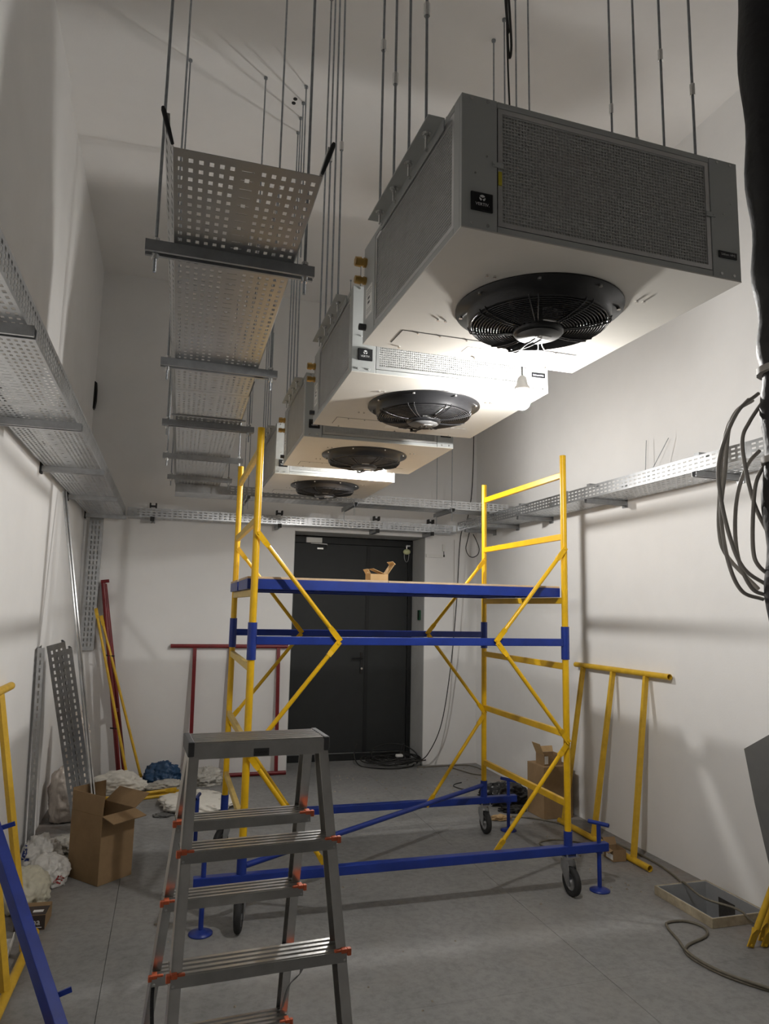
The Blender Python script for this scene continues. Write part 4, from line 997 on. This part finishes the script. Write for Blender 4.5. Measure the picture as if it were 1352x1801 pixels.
bag('plastic_bag', 'crumpled dark blue plastic bag at the foot of the back wall', 'bag', 'bag_blue', (-0.415, 3.25, 0.001), (0.145, 0.11, 0.12), 17, amp=0.2, crumple=0.18)
bag('plastic_film', 'grey clear plastic film lying in front of the blue bag', 'plastic film', 'bag_clear', (-0.40, 3.05, 0.001), (0.15, 0.07, 0.045), 19, amp=0.4, crumple=0.25)
bag('plastic_film', 'crumpled clear plastic film by the foot of the red frame', 'plastic film', 'bag_clear', (-0.02, 3.20, 0.001), (0.14, 0.10, 0.075), 23, amp=0.35, crumple=0.25)
bag('dust_sheet', 'white cloth heaped on the floor in front of the edge-on red frame', 'cloth', 'cloth', (-0.80, 3.06, 0.001), (0.20, 0.12, 0.10), 29, amp=0.3, crumple=0.14)
bag('dust_sheet', 'crumpled white sheet on the floor beside the far left caster', 'cloth', 'cloth', (-0.13, 2.45, 0.001), (0.25, 0.30, 0.045), 31, amp=0.3, crumple=0.16)
bag('bin_bag', 'shiny black bin bag on the floor behind the far right caster', 'bag', 'bag_black', (2.53, 1.95, 0.001), (0.19, 0.14, 0.10), 37, amp=0.25, crumple=0.2)
bag('plastic_scrap', 'flattened black plastic scrap on the floor next to the brown carton', 'scrap', 'bag_black', (2.47, 1.70, 0.001), (0.09, 0.06, 0.025), 41, amp=0.4, crumple=0.3)
bag('paper_scrap', 'torn brown paper scrap on the floor beside the far right jack', 'scrap', 'card_light', (2.26, 1.50, 0.001), (0.065, 0.045, 0.016), 43, amp=0.5, crumple=0.3)
bag('plastic_scrap', 'flat grey plastic scrap on the floor right of the big carton', 'scrap', 'grey_sheet', (-0.40, 2.20, 0.001), (0.06, 0.05, 0.008), 47, amp=0.4, crumple=0.3)

# ------------------------------------------------------------------ duct opening in the floor
o = thing('floor_hatch', 'open square duct with a raised metal rim in the floor by the right wall', 'hatch', (2.68, -0.37, 0))
mb = MB(); t_ = 0.006
mb.box(HX0, HX0+t_, HY0, HY1, -0.30, 0.05); mb.box(HX1-t_, HX1, HY0, HY1, -0.30, 0.05); mb.box(HX0+t_, HX1-t_, HY1-t_, HY1, -0.30, 0.05); mb.box(HX0+t_, HX1-t_, HY0, HY0+t_, -0.30, 0.05)
mb.build('duct_lining', 'zinc_pit', o)
mb = MB(); r_ = 0.010
mb.box(HX0-r_, HX0-0.0005, HY0-r_, HY1+r_, 0.0005, 0.052); mb.box(HX0-0.0005, HX1+r_, HY0-r_, HY0-0.0005, 0.0005, 0.052); mb.box(HX0-0.0005, HX1+r_, HY1+0.0005, HY1+r_, 0.0005, 0.052); mb.box(HX1+0.0005, HX1+r_, HY0, HY1, 0.0005, 0.052)
mb.build('rim', 'timber_rim', o, bev=0.0015)
MB().box(HX1-t_-0.003, HX1-t_-0.0005, -0.385, -0.255, -0.13, 0.0).build('duct_side_opening', 'soil', o)  # dark plate on the lining, its colour stands in for an opening's shade
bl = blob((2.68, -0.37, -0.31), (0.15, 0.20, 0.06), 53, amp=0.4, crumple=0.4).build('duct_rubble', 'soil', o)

# ------------------------------------------------------------------ cables
def cable(name, label, pts, r, m, k=8, cat='cable'):
    o = thing(name, label, cat, tuple(pts[0])); MB().tube(spline(pts, k), r, 8).build('cable_run', m, o); return o
fl = 0.0075
cable('cable', 'olive grey cable snaking along the right wall and over the hatch',
      [(2.35, 1.55, fl), (2.55, 1.42, fl), (2.70, 1.20, fl), (2.80, 0.85, fl), (2.845, 0.40, fl), (2.81, 0.10, fl), (2.73, -0.10, 0.02), (2.68, -0.16, 0.064), (2.655, -0.36, 0.050), (2.70, -0.58, 0.065), (2.74, -0.66, 0.02), (2.84, -0.80, fl), (2.87, -1.10, fl), (2.70, -1.42, fl), (2.40, -1.34, fl), (2.19, -1.10, fl), (2.135, -0.87, fl), (2.20, -0.76, fl), (2.38, -0.69, fl), (2.445, -0.60, fl), (2.40, -0.51, fl), (2.29, -0.50, fl), (2.245, -0.56, fl), (2.20, -0.70, fl), (2.145, -0.82, fl+0.012), (2.14, -0.95, fl+0.012), (2.19, -1.10, fl+0.012), (2.33, -1.30, fl+0.012), (2.60, -1.55, fl)], 0.0070, 'cable_olive')
cable('cable', 'thin cable lying in a loop on the floor between the casters and the right frame',
      [(2.62, 0.75, 0.006), (2.50, 0.88, 0.006), (2.38, 0.92, 0.006), (2.27, 0.88, 0.006), (2.27, 0.78, 0.006), (2.40, 0.70, 0.006), (2.60, 0.62, 0.006), (2.72, 0.60, 0.006)], 0.006, 'cable_olive')
# heap of coiled cable in front of the door
o = thing('cable_coil', 'tangled coil of dark cable on the floor in front of the door', 'cable', (2.06, 3.70, 0))
mb = MB(); rnd = random.Random(3)
pts = []
for i in range(150):
    a = i*0.33; rr_ = 0.17 + 0.075*math.sin(i*0.11) + rnd.uniform(-0.02, 0.02)
    cx_ = 2.00 + 0.07*math.sin(i*0.045); cy_ = 3.60 + 0.06*math.cos(i*0.06)
    pts.append((cx_ + rr_*1.35*math.cos(a), cy_ + rr_*0.95*math.sin(a), 0.009 + 0.060*abs(math.sin(i*0.031)) + 0.030*abs(math.sin(i*0.5))))
mb.tube(spline(pts, 3), 0.007, 6)
mb.tube(spline([(1.76, 3.62, 0.06), (1.80, 3.74, 0.15), (2.00, 3.80, 0.19), (2.18, 3.76, 0.17), (2.275, 3.62, 0.10), (2.18, 3.50, 0.04), (1.98, 3.48, 0.03)]), 0.007, 6)
mb.tube(spline([(1.98, 3.50, 0.02), (2.08, 3.62, 0.12), (2.16, 3.72, 0.20), (2.12, 3.60, 0.10), (2.13, 3.48, 0.02)]), 0.007, 6)
mb.tube(spline([(1.62, 3.74, 0.22), (1.585, 3.72, 0.10), (1.62, 3.62, 0.01), (1.75, 3.46, 0.008), (1.95, 3.40, 0.008), (2.15, 3.46, 0.008), (2.22, 3.55, 0.010)]), 0.0065, 6)
mb.build('cable_run', 'cable_black', o)
mb = MB(); mb.box(2.02, 2.10, 3.56, 3.61, 0.085, 0.115); mb.build('plug', 'sticker', o, bev=0.010)
cable('cable', 'black cable dropping from the ceiling past the trays to the coil by the door',
      [(2.85, 3.40, ZC-0.002), (2.845, 3.38, 3.9), (2.80, 3.32, 3.1), (2.72, 3.27, 2.72), (2.635, 3.265, 2.50), (2.60, 3.28, 1.80), (2.545, 3.30, 1.10), (2.45, 3.32, 0.48), (2.33, 3.40, 0.15), (2.24, 3.52, 0.03)], 0.0055, 'cable_black')
cable('cable', 'thin grey cable hanging down the back wall right of the door', [(2.66, 3.505, 2.50), (2.655, 3.508, 1.4), (2.62, 3.508, 0.7), (2.52, 3.508, 0.20), (2.44, 3.50, 0.01)], 0.003, 'cable_grey')
cable('cable', 'black cable hanging in a teardrop loop below the right tray corner', [(2.79, 3.36, 2.60), (2.76, 3.36, 2.48), (2.742, 3.36, 2.39), (2.775, 3.36, 2.315), (2.83, 3.36, 2.295), (2.89, 3.36, 2.33), (2.905, 3.36, 2.40), (2.87, 3.36, 2.49), (2.83, 3.36, 2.56)], 0.005, 'cable_black')
cable('cable', 'thin tan cable lying along the back wall foot right of the door', [(2.22, 3.44, 0.006), (2.40, 3.42, 0.006), (2.62, 3.43, 0.006), (2.80, 3.40, 0.006), (2.86, 3.20, 0.006), (2.80, 2.95, 0.006), (2.68, 3.02, 0.006), (2.62, 3.20, 0.006), (2.56, 3.38, 0.006)], 0.0055, 'cable_olive')
cable('cable', 'short crooked end of dark cable on the floor behind the tower', [(2.42, 2.70, 0.005), (2.34, 2.66, 0.005), (2.29, 2.58, 0.005), (2.32, 2.47, 0.005), (2.38, 2.44, 0.005)], 0.005, 'cable_black')
# two bare wires standing up from the right tray
for p0, p1, lb in (((2.88, 0.36, 2.585), (2.895, 0.345, 2.985), 'thin bare rod standing upright in the right wall tray'), ((2.80, 0.30, 2.585), (2.90, 0.105, 2.95), 'thin bare rod slanting out of the right wall tray')):
    o = MB().cyl(p0, p1, 0.0028, n=6).build('bare_rod', 'rod', None, base=p0); tag(o, lb, 'rod')
# black sleeve and cable hank close on the right
o = thing('cable_bundle', 'thick black sleeved cable bundle hanging from the ceiling at the right edge', 'cable bundle', (0.66, -3.0, 0))
pts = spline([(0.647, -3.02, ZC-0.002), (0.640, -3.01, 3.6), (0.641, -3.0, 2.95), (0.643, -3.0, 2.55), (0.648, -3.0, 2.28), (0.650, -3.0, 2.10), (0.640, -3.0, 1.85), (0.640, -3.0, 1.60), (0.66, -3.0, 1.2), (0.68, -3.0, 0.6), (0.69, -3.0, 0.01)], 10)
mb = MB(); mb.tube(pts, [0.046 + 0.004*math.sin(i*0.9) for i in range(len(pts))], 16); mb.build('sleeve', 'sleeve', o)
for z in (2.165, 1.99): MB().cyl((0.649, -3.0, z-0.006), (0.649, -3.0, z+0.006), 0.0515, n=18).build('tie_band', 'cable_grey', o)
o = thing('cable_hank', 'hank of grey cables tied to the black bundle at the right edge', 'cable', (0.60, -2.95, 1.74))
for k, q in enumerate(([(0.64, -2.94, 2.135), (0.585, -2.94, 2.09), (0.540, -2.94, 2.00), (0.536, -2.94, 1.93), (0.556, -2.94, 1.84), (0.585, -2.94, 1.785), (0.64, -2.94, 1.755)],
                      [(0.64, -2.925, 2.125), (0.60, -2.925, 2.10), (0.578, -2.925, 2.06), (0.565, -2.925, 1.98), (0.550, -2.925, 1.89), (0.562, -2.925, 1.80), (0.59, -2.925, 1.745), (0.64, -2.925, 1.730)],
                      [(0.64, -2.955, 2.12), (0.60, -2.955, 2.07), (0.580, -2.955, 2.03), (0.588, -2.955, 1.96), (0.605, -2.955, 1.90), (0.64, -2.955, 1.84)],
                      [(0.64, -2.935, 2.02), (0.610, -2.935, 1.99), (0.582, -2.935, 1.93), (0.572, -2.935, 1.86), (0.578, -2.935, 1.80), (0.605, -2.935, 1.75), (0.64, -2.935, 1.737)],
                      [(0.64, -2.96, 2.00), (0.605, -2.96, 1.955), (0.592, -2.96, 1.89), (0.588, -2.96, 1.82), (0.600, -2.96, 1.79), (0.64, -2.96, 1.765)],
                      [(0.64, -2.915, 2.13), (0.595, -2.915, 2.085), (0.572, -2.915, 2.03), (0.560, -2.915, 1.95), (0.553, -2.915, 1.86), (0.57, -2.915, 1.81), (0.64, -2.915, 1.75)])):
    MB().tube(spline(q, 8), 0.0038, 8).build('cable_run', 'cable_grey', o)
# grey sheet and red tube end at the right edge
o = thing('grey_sheet', 'dark grey stiff sheet leaning at the right edge above the yellow braces', 'sheet', (2.80, -1.2, 0))
P = [Vector((2.55, -0.834, 0.989)), Vector((2.66, -1.30, 1.31)), Vector((2.80, -1.45, 0.02)), Vector((2.66, -1.13, 0.02)), Vector((2.57, -0.955, 0.39)), Vector((2.555, -0.885, 0.72))]
nrm = (P[1]-P[0]).cross(P[2]-P[0]).normalized(); mb = MB(); n = len(P)
mb.add(P + [p + nrm*0.006 for p in P], [tuple(range(n)), tuple(reversed(range(n, 2*n)))] + [(i, n+i, n+(i+1) % n, (i+1) % n) for i in range(n)])
mb.build('sheet_panel', 'grey_sheet', o)
o = thing('scaffold_tube', 'dark red scaffold tube end poking in at the right edge', 'scaffold tube', (2.80, -0.85, 0))
MB().cyl((2.76, -0.83, 1.165), (2.80, -1.60, 1.10), 0.0215, n=14, hollow=0.86).build('tube', 'red', o); MB().cyl((2.80, -1.55, 0.004), (2.80, -1.55, 1.085), 0.0175, n=12).build('upright', 'red', o)
# dark cable bundle through the left corner of the back wall
o = thing('wall_cable_slot', 'dark ragged cable slot high in the back-left corner', 'cable slot', (-1.28, 3.50, 3.64))
mb = MB(); mb.box(-1.3065, -1.296, 3.44, 3.519, 3.64, 3.92); mb.build('slot_lining', 'rubber', o)
mb = MB()
for k in range(5): mb.tube(spline([(-1.292, 3.50-0.010*k, 3.65), (-1.285+0.004*math.sin(k*2), 3.495-0.012*k, 3.74), (-1.288+0.004*math.cos(k*3), 3.50-0.011*k, 3.83), (-1.292, 3.50-0.010*k, 3.915)]), 0.006, 6)
mb.build('cable_ends', 'cable_black', o)
# two drilled holes in the ceiling
for k, (x, y) in enumerate(((0.170, 0.375), (0.166, 0.418))):
    o = MB().cyl((x, y, ZC-0.004), (x, y, ZC-0.0005), 0.014, n=14).build('anchor_plug', 'rubber', None, base=(x, y, ZC)); tag(o, '%s of two small black round plugs close together in the ceiling' % ('upper', 'lower')[k], 'plug', 'black plugs in the ceiling')
# crumbs of rubble by the back wall and the right wall
mb = MB(); rnd = random.Random(5)
for k in range(150):
    if k < 90: x, y = rnd.uniform(1.0, 2.85), rnd.uniform(2.3, 3.4)
    elif k < 125: x, y = rnd.uniform(2.2, 2.9), rnd.uniform(-0.1, 1.4)
    else: x, y = rnd.uniform(-0.9, 1.8), rnd.uniform(-1.4, 1.0)
    s = rnd.uniform(0.003, 0.010) * (1.5 if rnd.random() < 0.1 else 1)
    T = Matrix.Translation((x, y, s*0.45)) @ Matrix.Rotation(rnd.uniform(0, 6), 4, 'Z')
    mb.add([(-s,-s*.7,-s*.4),(s,-s*.6,-s*.4),(s*.8,s*.7,-s*.4),(-s*.7,s*.8,-s*.4),(-s*.4,-s*.3,s*.4),(s*.5,-s*.2,s*.5),(s*.3,s*.4,s*.3),(-s*.4,s*.3,s*.4)],
           [(3,2,1,0),(4,5,6,7),(0,1,5,4),(1,2,6,5),(2,3,7,6),(3,0,4,7)], False, T)
o = mb.build('rubble', 'rubble'); tag(o, 'crumbs of plaster and rubble scattered over the floor', 'rubble', kind='stuff')
for o in SC.objects:
    for k in ('_w', '_n'):
        if k in o: del o[k]
